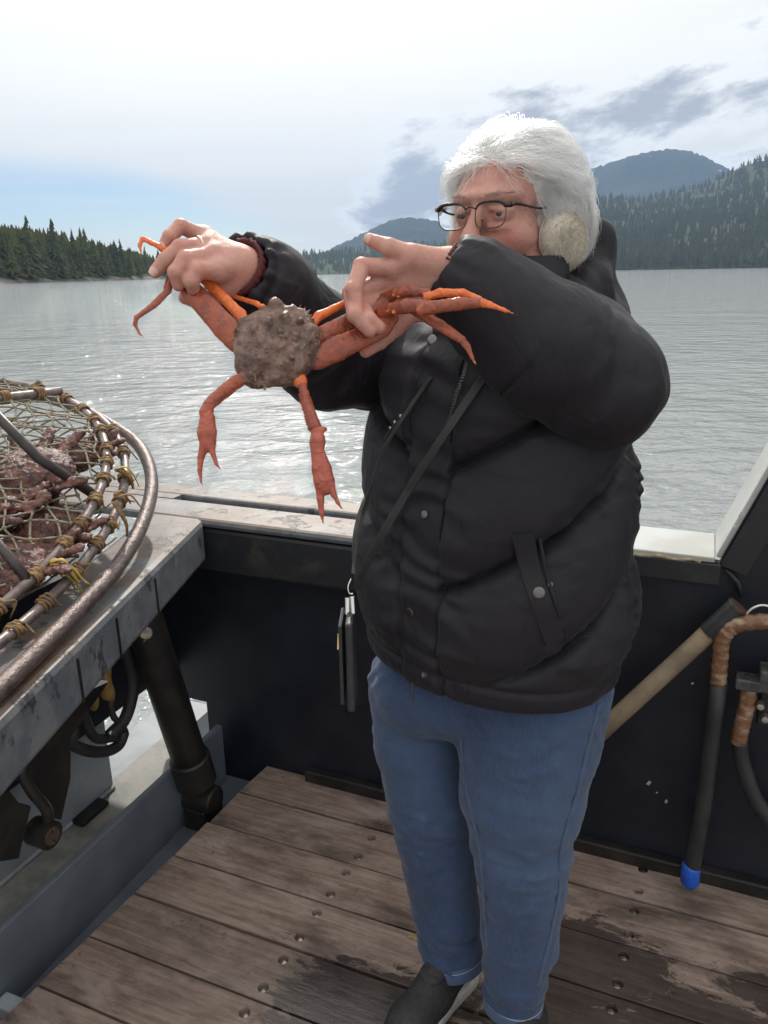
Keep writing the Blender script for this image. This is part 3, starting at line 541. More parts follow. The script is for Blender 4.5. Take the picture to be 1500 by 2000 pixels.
def bulwark():
    B0 = 1.68; w = empty('bulwark', bo(0, B0, 0)); tag(w, 'black steel bulwark with capped rail stepping up beside the woman', 'bulwark')
    poly = [(-1.29, -0.3), (3.0, -0.3), (3.0, 1.95), (0.50, 1.95), (0.072, 0.80), (-0.45, 0.80), (-0.45, 0.75), (-1.29, 0.75)]
    prism(MB(), poly, lambda a, z: bo(a, B0, z), lambda a, z: bo(a, B0+0.02, z)).build('plate', M['black_steel'], w, False)
    bbox(MB(), -1.424, -1.2905, 1.681, 1.699, 0.17, 0.75).build('corner_plate', M['black_steel'], w, False)
    # boxed rail on the left, with its long slot
    side = MB(); bbox(side, -1.27, -0.45, 1.617, 1.672, 0.632, 0.755); side.build('rail_face', M['black_rail'], w, False, 0.01)
    inn = MB(); bbox(inn, -1.95, -0.45, 1.613, 1.757, 0.757, 0.781); inn.build('rail_strip', M['worn_beam'], w, False, 0.011)
    out = MB(); bbox(out, -1.95, -0.45, 1.800, 1.895, 0.752, 0.780); out.build('rail_strip', M['worn_beam'], w, False, 0.008)
    e1 = MB(); bbox(e1, -1.95, -1.40, 1.7575, 1.7995, 0.752, 0.7795); e1.build('slot_end', M['worn_beam'], w, False)
    bbox(MB(), -1.9, -0.45, 1.703, 1.86, 0.50, 0.52).build('slot_floor', M['black_steel'], w, False)
    pin = MB(); pin.tube(spline([bo(-0.80, 1.778, 0.768), bo(-0.74, 1.780, 0.772), bo(-0.66, 1.782, 0.772)], 5), [0.010]*5+[0.016]*6, 10, flat=0.6); pin.build('slot_pin', M['white_rail'], w)
    # plain capped rail on the right, then the slope
    bbox(MB(), -0.45, 0.062, 1.674, 1.845, 0.800, 0.8125).build('rail_cap', M['white_rail'], w, False, 0.003)
    st = MB(); pts = [bo(a, 1.6735, 0.801+0.0025*math.sin(a*91)) for a in np.linspace(-0.30, 0.035, 24)]; st.tube(pts, [0.0035+0.0025*random.random() for _ in pts], 6); st.build('peeled_edge', simple('peeled_paint', (0.42, 0.34, 0.22), (0.25, 0.2, 0.14), 60, 0.7), w)
    band = MB(); bbox(band, -0.45, 0.075, 1.668, 1.679, 0.752, 0.799); band.build('rail_face', M['black_rail'], w, False, 0.002)
    sl = nrm(V(0.428, 0, 1.15)); A1 = BA*sl[0]+V(0, 0, sl[2]); N1 = -BA*sl[2]+V(0, 0, sl[0]); L = math.hypot(0.428, 1.15)
    cap = MB(); cap.box(bo(0.072, 1.762, 0.806)+A1*(L/2+0.004)+N1*0.006, L, 0.165, 0.012, A1, BB, N1); cap.build('sloped_cap', M['white_rail'], w, False, 0.003)
    bb = MB(); bb.box(bo(0.072, 1.6715, 0.80)+A1*(L/2)-N1*0.03, L, 0.011, 0.055, A1, BB, N1); bb.build('sloped_band', M['black_rail'], w, False, 0.002)
    for k, (x, y, s) in enumerate(((1447, 1005, 0.006), (1436, 1030, 0.003), (1300, 1565, 0.004), (1268, 1530, 0.005), (1283, 1548, 0.002), (1352, 1335, 0.003))):
        q = ray(x, y); t = (1.667-(0 if y < 1100 else -0.0125))/(q@BB); p = CC+q*t; mb = MB(); n = 7; a = np.sort(np.random.default_rng(k).random(n)*6.28)
        prism(mb, [(s*(0.5+random.random())*math.cos(i), s*(0.6+random.random())*math.sin(i)) for i in a], lambda u, v: p+BA*u+V(0, 0, v)-BB*0.0008, lambda u, v: p+BA*u+V(0, 0, v)+BB*0.002).build('paint_chip', M['white_rail'], w, False)
    bbox(MB(), -0.95, 1.9, 1.652, 1.6795, -0.02, 0.034).build('base_angle', M['black_part'], w, False, 0.004)
    cl = MB(); cl.tube([bo(-0.712, 1.672, 0.12), bo(-0.705, 1.668, 0.0)], 0.008, 8); cl.build('drain_pipe', M['black_part'], w)
    st = MB(); st.tube([bo(0.085, 1.674, 0.79), bo(0.11, 1.672, 0.765), bo(0.122, 1.672, 0.735)], 0.006, 8); st.build('weld_bead', M['black_rail'], w)
    hl = MB(); prism(hl, [(-1.95, -1.3), (3.0, -1.3), (3.0, -0.31), (-1.95, -0.31)], lambda a, z: bo(a, 1.72, z), lambda a, z: bo(a, 1.80, z)); hl.build('hull_side', M['grey_hull'], w, False)
bulwark()
def side_wall():
    w = empty('side_wall', bo(-1.4, 1, 0)); tag(w, 'grey kerb, ledge and side plating with open scupper beside the deck', 'hull side')
    bbox(MB(), -1.245, -1.225, -0.8, 1.66, -0.10, 0.118).build('kerb', M['grey_kerb'], w, False, 0.004)
    bbox(MB(), -1.43, -1.2455, -0.8, 1.66, -0.12, 0.045).build('ledge', simple('ledge_worn', (0.17, 0.175, 0.17), (0.28, 0.27, 0.24), 12, 0.55, 0, 0.3, 40, 0.003), w, False)
    bbox(MB(), -1.425, -1.405, -0.8, 1.385, 0.046, 0.26).build('lower_plate', M['grey_hull'], w, False, 0.003)
    bbox(MB(), -1.425, -1.40, -0.8, 1.678, 0.2605, 0.70).build('upper_plate', M['black_steel'], w, False)
    bd = MB(); bd.tube([bo(-1.40, b, 0.05) for b in np.linspace(-0.6, 1.38, 30)], 0.007, 6); bd.build('weld_bead', M['grey_hull'], w)
    bbox(MB(), -1.40, -1.36, 1.22, 1.32, 0.046, 0.062).build('pad', M['black_part'], w, False, 0.006)
    bbox(MB(), -1.60, -1.4305, -0.8, 1.9, -1.3, 0.0).build('hull_plate', M['grey_hull'], w, False)
    bbox(MB(), -1.22, -1.12, 0.80, 0.835, -0.074, -0.02).build('cross_bar', M['grey_hull'], w, False, 0.004)
side_wall()
PN = nrm(V(-.05, -.3, 1)); PE1 = nrm(np.cross(PN, V(0, 1, 0))); PE2 = np.cross(PN, PE1); PC = bo(-1.9, .945, .865)
def lift(p, zmin):
    return p if p[2] >= zmin else CC+(p-CC)*((zmin-CAM_H)/(p[2]-CAM_H))
def pot(t, r=0.775, h=0.0): t = R(t); return lift(PC+r*(PE1*math.cos(t)+PE2*math.sin(t))+PN*h, 0.812+0.5*h)
def launcher():
    L = empty('pot_launcher', bo(-1.1, 1.1, 0.7)); tag(L, 'grey worn steel pot launcher beam with tilted brown pipe hoop over black hydraulics', 'pot launcher')
    i0, i1 = (-1.19, 1.612), (-0.655, -0.10); d = nrm(V(i1[0]-i0[0], i1[1]-i0[1], 0)); n = V(d[1], -d[0], 0); n = n if n[0] < 0 else -n
    poly = [i0, i1, (i1[0]+n[0]*.17, i1[1]+n[1]*.17), (i0[0]+n[0]*.17, i0[1]+n[1]*.17), (i0[0]+n[0]*.19, 1.612)]
    prism(MB(), poly, lambda a, b: bo(a, b, 0.665), lambda a, b: bo(a, b, 0.7825)).build('rail_beam', M['worn_beam'], L, False, 0.014)
    D3 = BA*d[0]+BB*d[1]; N3 = BA*n[0]+BB*n[1]; p0 = bo(i0[0], i0[1], 0)
    for s in (0.36, 0.565, 0.73):     # open seams between the welded lengths
        MB().box(p0+D3*s+N3*(-0.0008)+V(0, 0, 0.716), 0.005, 0.004, 0.088, nrm(D3+V(0, 0, 0.02)), N3).build('seam', M['black_part'], L, False)
    def oz(x, y, z): q = ray(x, y); return CC+q*((z-CAM_H)/q[2])
    hp = spline([oz(*k) for k in ((-260, 1590, .80), (-120, 1462, .80), (0, 1345, .801), (120, 1226, .806), (228, 1108, .822), (281, 1015, .858), (296, 935, .905), (272, 872, .955), (218, 831, .998), (150, 797, 1.03), (60, 770, 1.06), (-60, 757, 1.085))], 10)
    MB().tube(hp, 0.0165, 14).build('pipe_hoop', M['hoop'], L)
    def onA(x, y, a): q = ray(x, y); return CC+q*(a/(q@BA))
    ca, cb = onA(278, 1200, -1.215), onA(386, 1530, -1.185); cu = nrm(cb-ca)
    MB().tube([ca, ca+cu*.02, cb-cu*.10, cb-cu*.095], [.044, .047, .047, .044], 22).build('hydraulic_cylinder', M['black_part'], L, auto=40)
    MB().tube([cb-cu*.10, cb-cu*.095, cb-cu*.01, cb], [.050, .055, .055, .046], 22).build('cylinder_gland', M['black_part'], L, auto=40)
    MB().tube([cb-cu*.01, cb+cu*.06], .024, 14).build('cylinder_rod', M['steel'], L, auto=40)
    lg = cb+cu*.055; MB().tube([lg-BA*.045, lg-BA*.04, lg+BA*.04, lg+BA*.045], [.036, .042, .042, .036], 18).build('pivot_lug', M['black_part'], L, auto=40)
    MB().box(lg-V(0, 0, .045), .07, .09, .07, BA, BB).build('lug_base', M['black_part'], L, False, .006)
    def plate(name, px, a, th=0.02, mat='black_part'):
        pp = [onA(x, y, a) for x, y in px]; prism(MB(), [(p@BB, p[2]) for p in pp], lambda b, z: bo(a, b, z), lambda b, z: bo(a-th, b, z)).build(name, M[mat], L, False, 0.003)
    plate('bracket_plate', [(-60, 1500), (60, 1420), (170, 1350), (215, 1330), (140, 1440), (139, 1520), (121, 1602), (100, 1598), (88, 1560), (40, 1520), (-40, 1560)], -1.215, 0.03)
    plate('link_plate', [(-60, 1545), (20, 1545), (40, 1570), (62, 1575), (44, 1650), (38, 1678), (-40, 1690)], -1.19, 0.025)
    c = onA(88, 1628, -1.185); MB().tube([c-BA*0.03, c+BA*0.018], 0.030, 20).build('pivot_boss', M['black_part'], L, auto=40)
    MB().tube([c+BA*0.0, c+BA*0.022, c+BA*0.0225, c+BA*0.012], [0.019, 0.019, 0.010, 0.009], 18).build('bushing', M['bronze'], L, auto=40)
    MB().tube(spline([onA(38, 1500, -1.2), onA(62, 1545, -1.19), onA(90, 1580, -1.18), onA(95, 1612, -1.18)], 6), 0.012, 10).build('link_arm', M['black_part'], L)
    for pts, r in (([(145, 1420), (140, 1450), (170, 1466), (205, 1468), (232, 1455), (243, 1430)], 0.014), ([(215, 1370), (222, 1400), (238, 1415), (246, 1432)], 0.008), ([(160, 1390), (185, 1440), (225, 1440)], 0.012), ([(240, 1250), (260, 1330), (246, 1400), (215, 1436)], 0.016)):
        MB().tube(spline([onA(x, y, -1.27) for x, y in pts], 6), r, 10).build('hose', M['rubber'], L)
    MB().tube([onA(216, 1431, -1.255)-BA*.006, onA(216, 1431, -1.255)+BA*.004], 0.006, 10).build('grease_nipple', M['steel'], L)
    for pts in ([(208, 1300), (205, 1330), (212, 1360), (210, 1368)], [(180, 1325), (176, 1350), (180, 1375), (178, 1380)]):
        MB().tube(spline([onA(x, y, -1.25) for x, y in pts], 5), np.interp(np.arange(16), [0, 8, 13, 15], [0.012, 0.017, 0.014, 0.007]), 12).build('yellow_boot', M['yellow_glove'], L)
    q = onA(285, 1237, -1.13); nn = nrm(CC-q+V(0.15, 0, 0)); MB().tube([q, q+nn*0.004, q+nn*0.0042], [0.0145, 0.0145, 0.012], 20, up=V(0, 0, 1)).build('round_tag', simple('tag_metal', (0.36, 0.32, 0.26), (0.2, 0.17, 0.14), 90, 0.4, 0.5), L)
    MB().tube(spline([q+V(-.008, 0, -.022), q+V(0, 0, -0.012), q+V(0.004, 0, 0.014), q+V(0.004, 0.01, 0.03)], 4), 0.0012, 5).build('tag_wire', M['steel'], L)
launcher()
def crab_pot():
    G = empty('crab_pot', PC); tag(G, 'round crab pot with knotted rope netting lashed to rusty rings', 'crab pot')
    ang = np.arange(0, 361, 3)
    MB().tube([pot(t, 0.765, 0.03) for t in ang], 0.0105, 10, False).build('ring', M['pot_bar'], G)
    MB().tube([pot(t, 0.80, -0.005) for t in ang], 0.0105, 10, False).build('ring', M['pot_bar'], G)
    dome = lambda r: 0.03+0.17*(1-(r/0.765)**2)
    def dp(u, v, k=1.0):
        r = math.hypot(u, v); return PC+PE1*u+PE2*v+PN*(dome(min(r, .765))*k)
    MB().tube(spline([pot(228, 0.765, 0.05), pot(215, 0.45, 0.165), pot(180, 0.25, 0.215), pot(120, 0.35, 0.185), pot(100, 0.765, 0.05)], 8), 0.0115, 10).build('spoke', M['pot_bar'], G)
    MB().tube([pot(183, 0.765, 0.02), P(75, 895, 1.62), P(-60, 755, 1.60)], 0.011, 10).build('strut', M['dark_bar'], G)
    MB().tube([pot(160, 0.765, 0.03), P(25, 1095, 1.45), P(-60, 1000, 1.45)], 0.0105, 10).build('strut', M['dark_bar'], G)
    MB().tube([pot(a, 0.45, 0.19) for a in range(0, 361, 6)], 0.010, 8, False).build('ring', M['dark_bar'], G)
    def net(k, sp, rot, rad, name, wob, mat):
        mb = MB(); c, s = math.cos(rot), math.sin(rot); g = np.random.default_rng(int(abs(k)*100)+3); n = int(0.75/sp)
        ph = {}
        def pt(i, j):
            u, v = i*sp, j*sp; u2 = u+wob*math.sin(v*17+i*1.3)+wob*math.sin(i*2.1+j*1.7); v2 = v+wob*math.sin(u*15+j*0.9)+wob*math.cos(i*1.9-j*2.3); x, y = c*u2-s*v2, s*u2+c*v2; r = math.hypot(x, y)
            sag = 0.012*math.sin(i*1.1)*math.sin(j*1.3)
            return None if r > 0.77 else dp(x, y, k)+PN*sag
        for fam in (0, 1):
            for i in range(-n-1, n+2):
                run = []
                for j in range(-n-1, n+2):
                    p = pt(i, j) if fam == 0 else pt(j, i)
                    if p is None:
                        if len(run) > 1: mb.tube(spline(run, 3), rad, 5)
                        run = []
                    else: run.append(p)
                if len(run) > 1: mb.tube(spline(run, 3), rad, 5)
        for i in range(-n, n+1):
            for j in range(-n, n+1):
                p = pt(i, j)
                if p is not None: mb.ball(p, rad*(1.9+0.5*g.random()), 6, 4)
        o = mb.build(name, mat, G); return o
    tag(net(1.0, 0.037, R(27), 0.0025, 'netting', 0.006, M['rope']), kind='stuff')
    tag(net(-0.5, 0.056, R(50), 0.0024, 'floor_netting', 0.007, M['rope']), kind='stuff')
    def lash(t, n=5, r0=0.765, h=0.03, rad=0.0029, mat='lashing', wd=0.012):
        c = pot(t, r0, h); tn = nrm(pot(t+1, r0, h)-c); a_ = PN; b_ = np.cross(tn, a_); pts = []
        for k in range(n*10+1):
            w = 2*math.pi*k/10; q = 0.014+0.002*math.sin(k*1.7); pts.append(c+tn*(wd*(k/(n*10)*2-1))+a_*q*math.cos(w)+b_*q*math.sin(w))
        mb = MB(); mb.tube(pts, rad, 6); e = pts[-1]; mb.tube(spline([e, e+b_*0.012-PN*0.004, e+b_*random.uniform(.01, .025)-PN*random.uniform(.01, .03)+tn*random.uniform(-.02, .02), e+b_*random.uniform(.01, .03)-PN*random.uniform(.02, .045)+tn*random.uniform(-.03, .03)], 4), np.linspace(rad, rad*0.6, 13), 6)
        mb.build('lashing', M[mat], G)
    for t in (148, 155, 162, 168, 174, 180, 187, 193, 199, 206, 212, 219, 227, 236): lash(t+random.uniform(-1, 1), random.choice((3, 4, 5)))
    for t in (146, 153, 160, 166, 172, 178, 185, 192, 200, 210): lash(t+random.uniform(-1, 1), random.choice((3, 4)), 0.80, -0.005)
    for f in (0.1, 0.25, 0.42, 0.6):
        p0 = spline([pot(228, 0.765, 0.05), pot(215, 0.45, 0.165), pot(180, 0.25, 0.215)], 20); i = int(f*40); c = p0[i]; tn = nrm(p0[i+1]-c); a_ = nrm(np.cross(tn, V(1, 0, 0))); b_ = np.cross(tn, a_)
        MB().tube([c+tn*0.014*(k/40*2-1)+0.0155*(a_*math.cos(k*.63)+b_*math.sin(k*.63)) for k in range(41)], 0.0030, 6).build('lashing', M['lashing'], G)
    for (t, r0, m, n) in ((164, 0.775, 'yellow_rag', 7), (190, 0.79, 'yellow_rag', 4), (181, 0.81, 'lashing', 3), (228, 0.76, 'yellow_rag', 4), (237, 0.77, 'rope', 3)):
        mb = MB(); c = pot(t, r0, 0.02); o_ = nrm(c-PC)
        for k in range(n):
            e = V(*np.random.default_rng(k+t).normal(0, 0.012, 3)); mb.tube(spline([c+e*0.3+PN*0.012, c+o_*0.016+e+PN*0.004, c+o_*0.026+e*1.2-PN*0.028, c+o_*0.026+e*1.6-PN*random.uniform(.035, .06)], 4), np.linspace(0.008, 0.003, 13), 6, flat=0.35)
        mb.build('rag_tie', M[m], G)
    # crabs heaped in the pot, each a body with folded legs
    for k, (x, y, d, s, yaw, lab) in enumerate(((55, 930, 1.72, 1.35, 0.3, 'brown crab lying under the netting below the long spoke of the pot'), (140, 890, 1.9, 1.0, 2.0, 'reddish crab under the netting at the far rim of the pot'), (95, 1035, 1.62, 1.0, 4.0, 'pale-bellied crab under the netting near the yellow rag'), (20, 1110, 1.5, 1.1, 5.2, 'purple-brown crab under the netting beside the short strut'), (-40, 1000, 1.6, 1.1, 1.2, 'dark crab under the netting at the picture edge'))):
        c = P(x, y, d); S = Sdf(c-0.17*s, c+0.17*s, 0.0034); g = np.random.default_rng(k+50); f1 = PE1*math.cos(yaw)+PE2*math.sin(yaw); f2 = np.cross(PN, f1)
        S.ell(c, V(0.075, 0.068, 0.036)*s, [f1, f2, PN], 0.01)
        for i in range(26): e = g.normal(0, 1, 3); e = nrm(e); S.ell(c+(f1*e[0]*.072+f2*e[1]*.065+PN*abs(e[2])*.034)*s, V(1, 1, 1)*g.uniform(.004, .010), None, 0.005)
        for sd in (-1, 1):
            for i in range(4):
                a = -0.8+0.5*i; r1 = f2*sd*math.cos(a)+f1*math.sin(a); k1 = c+r1*0.055*s; k2 = c+r1*0.125*s+PN*0.018*s; k3 = k2+(nrm(-r1*0.3+f1*(0.5-i*.3)+PN*-.2))*0.07*s; S.chain([k1, k2, k3], [0.011*s, 0.009*s, 0.004*s], 0.003, flat=PN, fs=1.5)
        v, q, gg = S.nets(); v = relax(v, q, 1); n = vnormals(v, q); v = v+n*(np.abs(vnoise(v, 80, k))*0.004+vnoise(v, 200, k+7)*0.0025-.001)[:, None]
        tag(link('crab', mesh_from('crab', v, q), M['pot_crab']), lab, 'crab', 'crabs in the pot')
crab_pot()
def fittings():
    def onB(x, y, b): q = ray(x, y); return CC+q*(b/(q@BB))
    g = empty('boat_pole', onB(1165, 1440, 1.6)); tag(g, 'tan wooden pole with black grip leaning against the black bulwark', 'pole')
    a, b = onB(1385, 1235, 1.61), onB(1165, 1437, 1.58); lowp = b+(b-a)*(b[2]-0.004)/(a[2]-b[2])
    MB().tube([lowp, b, a], 0.0195, 14).build('shaft', M['pole_wood'], g); e = a+(a-b)*0.22
    MB().tube([a-(a-b)*0.005, a+(a-b)*0.01, e-(a-b)*0.02, e], [0.0215, 0.022, 0.021, 0.021], 14).build('grip', M['rubber'], g, auto=40); MB().tube([e, e+nrm(a-b)*0.006], 0.022, 14).build('end_cap', M['bronze'], g, auto=40)
    g = empty('standpipe', onB(1350, 1700, 1.62)); tag(g, 'bent pipe wrapped in brown tape with a blue-taped foot', 'pipe')
    pts = spline([onB(1560, 1212, 1.6), onB(1500, 1214, 1.6), onB(1440, 1220, 1.6), onB(1412, 1245, 1.6), onB(1406, 1290, 1.6), onB(1403, 1335, 1.6)], 8); MB().tube(pts, [0.0165+0.0012*math.sin(i*2.1) for i in range(len(pts))], 14).build('wrapped_bend', M['wrap'], g)
    MB().tube([onB(1404, 1334, 1.6), onB(1395, 1400, 1.6), onB(1375, 1560, 1.6), onB(1352, 1690, 1.6), onB(1349, 1712, 1.6)], [0.0175, 0.0175, 0.0185, 0.019, 0.019], 14).build('lower_pipe', M['rubber'], g)
    MB().tube([onB(1352, 1688, 1.6), onB(1350, 1692, 1.6), onB(1347, 1722, 1.6), onB(1346, 1726, 1.6)], [0.0195, 0.021, 0.021, 0.018], 14).build('blue_tip', M['blue_tape'], g)
    g = empty('valve_hose', onB(1455, 1350, 1.62)); tag(g, 'black hose with tape-wrapped neck hanging from a small grey valve block', 'hose')
    pts = spline([onB(1463, 1340, 1.6), onB(1458, 1380, 1.6), onB(1448, 1420, 1.6), onB(1442, 1450, 1.6)], 6); MB().tube(pts, [0.0165+0.001*math.sin(i*2.5) for i in range(len(pts))], 14).build('wrapped_neck', M['wrap'], g)
    MB().tube(spline([onB(1444, 1446, 1.6), onB(1450, 1490, 1.6), onB(1475, 1560, 1.6), onB(1520, 1625, 1.6), onB(1560, 1690, 1.6)], 6), 0.0165, 14).build('hose_run', M['rubber'], g)
    vm = simple('valve_grey', (0.10, 0.11, 0.11), (0.05, 0.05, 0.05), 50, 0.5, 0.3)
    c = onB(1462, 1332, 1.595); MB().box(c, 0.05, 0.04, 0.024, BA, BB).build('valve_block', vm, g, False, 0.003)
    c = onB(1505, 1325, 1.60); MB().box(c, 0.045, 0.05, 0.05, BA, BB).build('valve_block', vm, g, False, 0.004)
    for (x, y) in ((1485, 1378), (1494, 1403)):
        c = onB(x, y, 1.59); MB().tube([c+BB*0.012, c, c-BB*0.008, c-BB*0.0085], [0.007, 0.008, 0.007, 0.003], 10).build('valve_bolt', M['steel'], g, auto=40)
    c = onB(1459, 1331, 1.58); MB().tube([c+V(0, 0, .012), c+V(0, 0, .0135)], 0.006, 12).build('valve_port', M['black_part'], g)
    c = onB(1500, 1355, 1.62); MB().box(c, 0.03, 0.03, 0.14, BA, BB).build('valve_stem', M['black_part'], g, False, 0.004)
    o = MB().tube(spline([onB(1455, 1202, 1.61), onB(1470, 1188, 1.6), onB(1490, 1182, 1.6), onB(1512, 1190, 1.6), onB(1530, 1215, 1.62)], 6), 0.0022, 6).build('wire_loop', M['wire']); tag(o, 'thin white wire loop above the wrapped pipe', 'wire')
    # scrap of yellow twine on the planks
    q = ray(808, 1832); p = CC+q*(-1.396/q[2]); o = MB().tube(spline([p+V(-.012, .003, .001), p+V(0, 0, .004), p+V(.006, -.006, .001), p+V(.012, .004, .003), p+V(0.02, .006, .0015)], 5), 0.0018, 6).build('twine_scrap', M['yellow_rag']); tag(o, 'scrap of yellow twine on the planks by the shoe', 'twine')
fittings()
# ------------------------------------------------------------------ person
FD = nrm(V(-.70, -.714, 0)); LD = V(-FD[1], FD[0], 0)              # body: forward, her left
HF = nrm(V(-.640, -.765, -.04)); HL = nrm(np.cross(V(0, 0, 1), HF)); HU = np.cross(HF, HL)
HO = P(934, 414, 1.085)-HF*0.094
HM = np.stack([HL, HF, HU])                                         # rows: left, forward, up
def hw(p): return HO+np.asarray(p, float)@HM
def pd(x, y, d): return P(x, y, d)
def head_mesh():
    S = Sdf(V(-.12, -.15, -.24), V(.12, .16, .16), 0.0021); k = 0.012
    S.ell((0, -.012, .026), (.072, .091, .080), None, k); S.ell((0, .028, -.05), (.060, .066, .072), None, 0.03); S.ell((0, .070, -.098), (.026, .024, .022), None, 0.025)
    S.ell((0, .045, .020), (.062, .048, .042), None, 0.02)
    for s in (-1, 1):
        S.ell((s*.041, .058, -.036), (.027, .030, .027), None, 0.016); S.cap((s*.010, .096, .020), (s*.048, .074, .020), .0085, .007, 0.012)
        S.ell((s*.052, .030, -.085), (.022, .03, .025), None, 0.02); S.ell((s*.074, -.012, -.012), (.010, .018, .030), None, 0.006)
    S.cap((0, .088, .010), (0, .116, -.034), .0085, .0115, 0.010); S.ell((0, .115, -.036), (.013, .012, .011), None, 0.006)
    for s in (-1, 1): S.ell((s*.0135, .104, -.041), (.008, .011, .0085), None, 0.005)
    for s in (-1, 1):
        S.ell((s*.032, .104, -.003), (.019, .020, .0135), None, 0.008, sub=True); S.ell((s*.032, .0765, -.004), (.0165, .0145, .0150), None, 0.003)       # socket, then the lids' bulge
        S.ell((s*.033, .0935, -.0045), (.0115, .0075, .0023), None, 0.0020, sub=True)                                                                     # eye opening
        S.cap((s*.016, .090, -.022), (s*.045, .082, -.023), .005, .004, 0.006)                                                                           # bag under the eye
        S.cap((s*.020, .090, .0035), (s*.047, .080, .0005), .0036, .003, 0.004)                                                                          # upper lid fold
        for (a, b) in (((.055, .066, -.006), (.070, .048, .002)), ((.055, .066, -.011), (.071, .047, -.012)), ((.054, .067, -.017), (.069, .048, -.026)), ((.048, .074, -.030), (.062, .056, -.048)), ((.020, .098, -.045), (.038, .082, -.082)), ((.052, .068, -.045), (.060, .050, -.085))):
            S.cap(V(s, 1, 1)*V(*a), V(s, 1, 1)*V(*b), .0016, .0012, 0.003, sub=True)
    for z in (.045, .055, .064): S.chain([(-.040, .080, z), (-.015, .0975, z+.003), (.015, .0975, z+.003), (.040, .080, z)], [.0012]*4, 0.003, sub=True)
    S.cap((-.020, .098, -.074), (.020, .098, -.074), .005, .005, 0.004); S.cap((-.022, .096, -.081), (.022, .096, -.081), .0055, .0055, 0.004); S.cap((-.024, .104, -.0775), (.024, .104, -.0775), .0016, .0016, 0.002, sub=True)
    S.cap((0, -.015, -.06), (0, -.035, -.235), .058, .062, 0.03)
    v, q, g = S.nets(); v = relax(v, q, 1, 0.4)
    red = np.clip(0.55-np.hypot(np.abs(v[:, 0])-.045, (v[:, 2]+.035)*1.1)/0.05, 0, 1)*(v[:, 1] > .03)+np.clip(0.6-np.linalg.norm(v-V(0, .115, -.036), axis=1)/0.03, 0, 1); red += 0.35*np.clip((v[:, 2]-.03)/.05, 0, 1)*(v[:, 1] > .04)
    return hw(v), q, np.clip(red*1.15+0.12, 0, .85)
def hand_mesh(build, pts, tips, mids):
    lo = np.min(pts, 0)-0.05; hi = np.max(pts, 0)+0.05; S = Sdf(lo, hi, 0.0014); build(S); v, q, g = S.nets(); v = relax(v, q, 2, 0.5); red = np.zeros(len(v))
    for t in tips+mids: red = np.maximum(red, np.clip(1-np.linalg.norm(v-t, axis=1)/0.020, 0, 1)*0.6)
    return v, q, np.clip(red+0.10+0.12*vnoise(v, 60), 0, .8)
def digits(S, fingers, rad, k=0.0018):
    for f in fingers:
        r = rad if len(f[0]) == 3 else None; n = len(f)
        for i in range(n-1): S.cap(f[i][0], f[i+1][0], f[i][1], f[i+1][1], k if i else 0.006)
        for i in range(1, n-1): S.ell(f[i][0], V(1, 1, 1)*f[i][1]*1.02, None, 0.002)     # knuckles
def F(*rows): return [(pd(x, y, d), r) for x, y, d, r in rows]
RH = [F((428, 527, .960, .0125), (386, 529, .938, .0108), (373, 548, .936, .0098), (377, 563, .944, .0082)),
      F((417, 499, .968, .0125), (363, 507, .940, .0110), (344, 532, .936, .0100), (349, 556, .944, .0083)),
      F((407, 480, .980, .0118), (352, 484, .950, .0105), (324, 508, .944, .0095), (303, 531, .946, .0078)),
      F((400, 463, .994, .0110), (353, 442, .970, .0092), (331, 462, .962, .0085), (318, 482, .962, .0070)),
      F((448, 555, .990, .0155), (412, 586, .985, .0120), (380, 584, .978, .0105), (362, 581, .974, .0088))]
LH = [F((768, 524, .968, .0120), (706, 520, .942, .0105), (691, 565, .926, .0100), (697, 600, .925, .0082)),
      F((762, 550, .984, .0120), (686, 572, .948, .0110), (694, 614, .920, .0102), (722, 646, .926, .0084)),
      F((770, 578, .990, .0115), (706, 598, .955, .0105), (720, 624, .926, .0098), (741, 640, .930, .0080)),
      F((815, 602, .998, .0120), (776, 640, .990, .0105), (742, 668, .978, .0095), (714, 687, .970, .0078)),
      F((850, 518, .972, .0185), (803, 502, .958, .0150), (760, 483, .952, .0112), (722, 468, .957, .0080))]
def build_rh(S):
    w = pd(472, 524, 1.0); S.cap(pd(540, 575, 1.06), w, .027, .0255, 0.01)
    for f, r in zip(RH[:4], (.0155, .015, .0145, .0145)): S.cap(w, f[0][0], .019, r, 0.014)
    S.cap(w, pd(425, 540, .985), .022, .016, 0.014); S.cap(w, RH[4][0][0], .018, .0165, 0.012); digits(S, RH, 0)
    for a, b in (((440, 490, .972), (415, 482, .974)), ((445, 505, .966), (422, 500, .962)), ((450, 520, .965), (430, 524, .952))): S.cap(pd(*a), pd(*b), .0028, .0032, 0.006)
def build_lh(S):
    w = pd(884, 532, .985); S.cap(pd(960, 595, .992), w, .027, .0255, 0.01)
    for f, r in zip(LH[:4], (.0150, .0150, .0145, .0150)): S.cap(w, f[0][0], .021, r, 0.014)
    S.cap(w, pd(790, 560, .99), .025, .020, 0.014); S.cap(pd(870, 520, .978), LH[4][1][0], .020, .016, 0.012); S.cap(pd(875, 560, .99), pd(820, 600, .998), .018, .015, 0.014); digits(S, LH, 0)
    S.cap(pd(800, 508, .958), pd(768, 524, .962), .009, .008, 0.008)      # web of the thumb
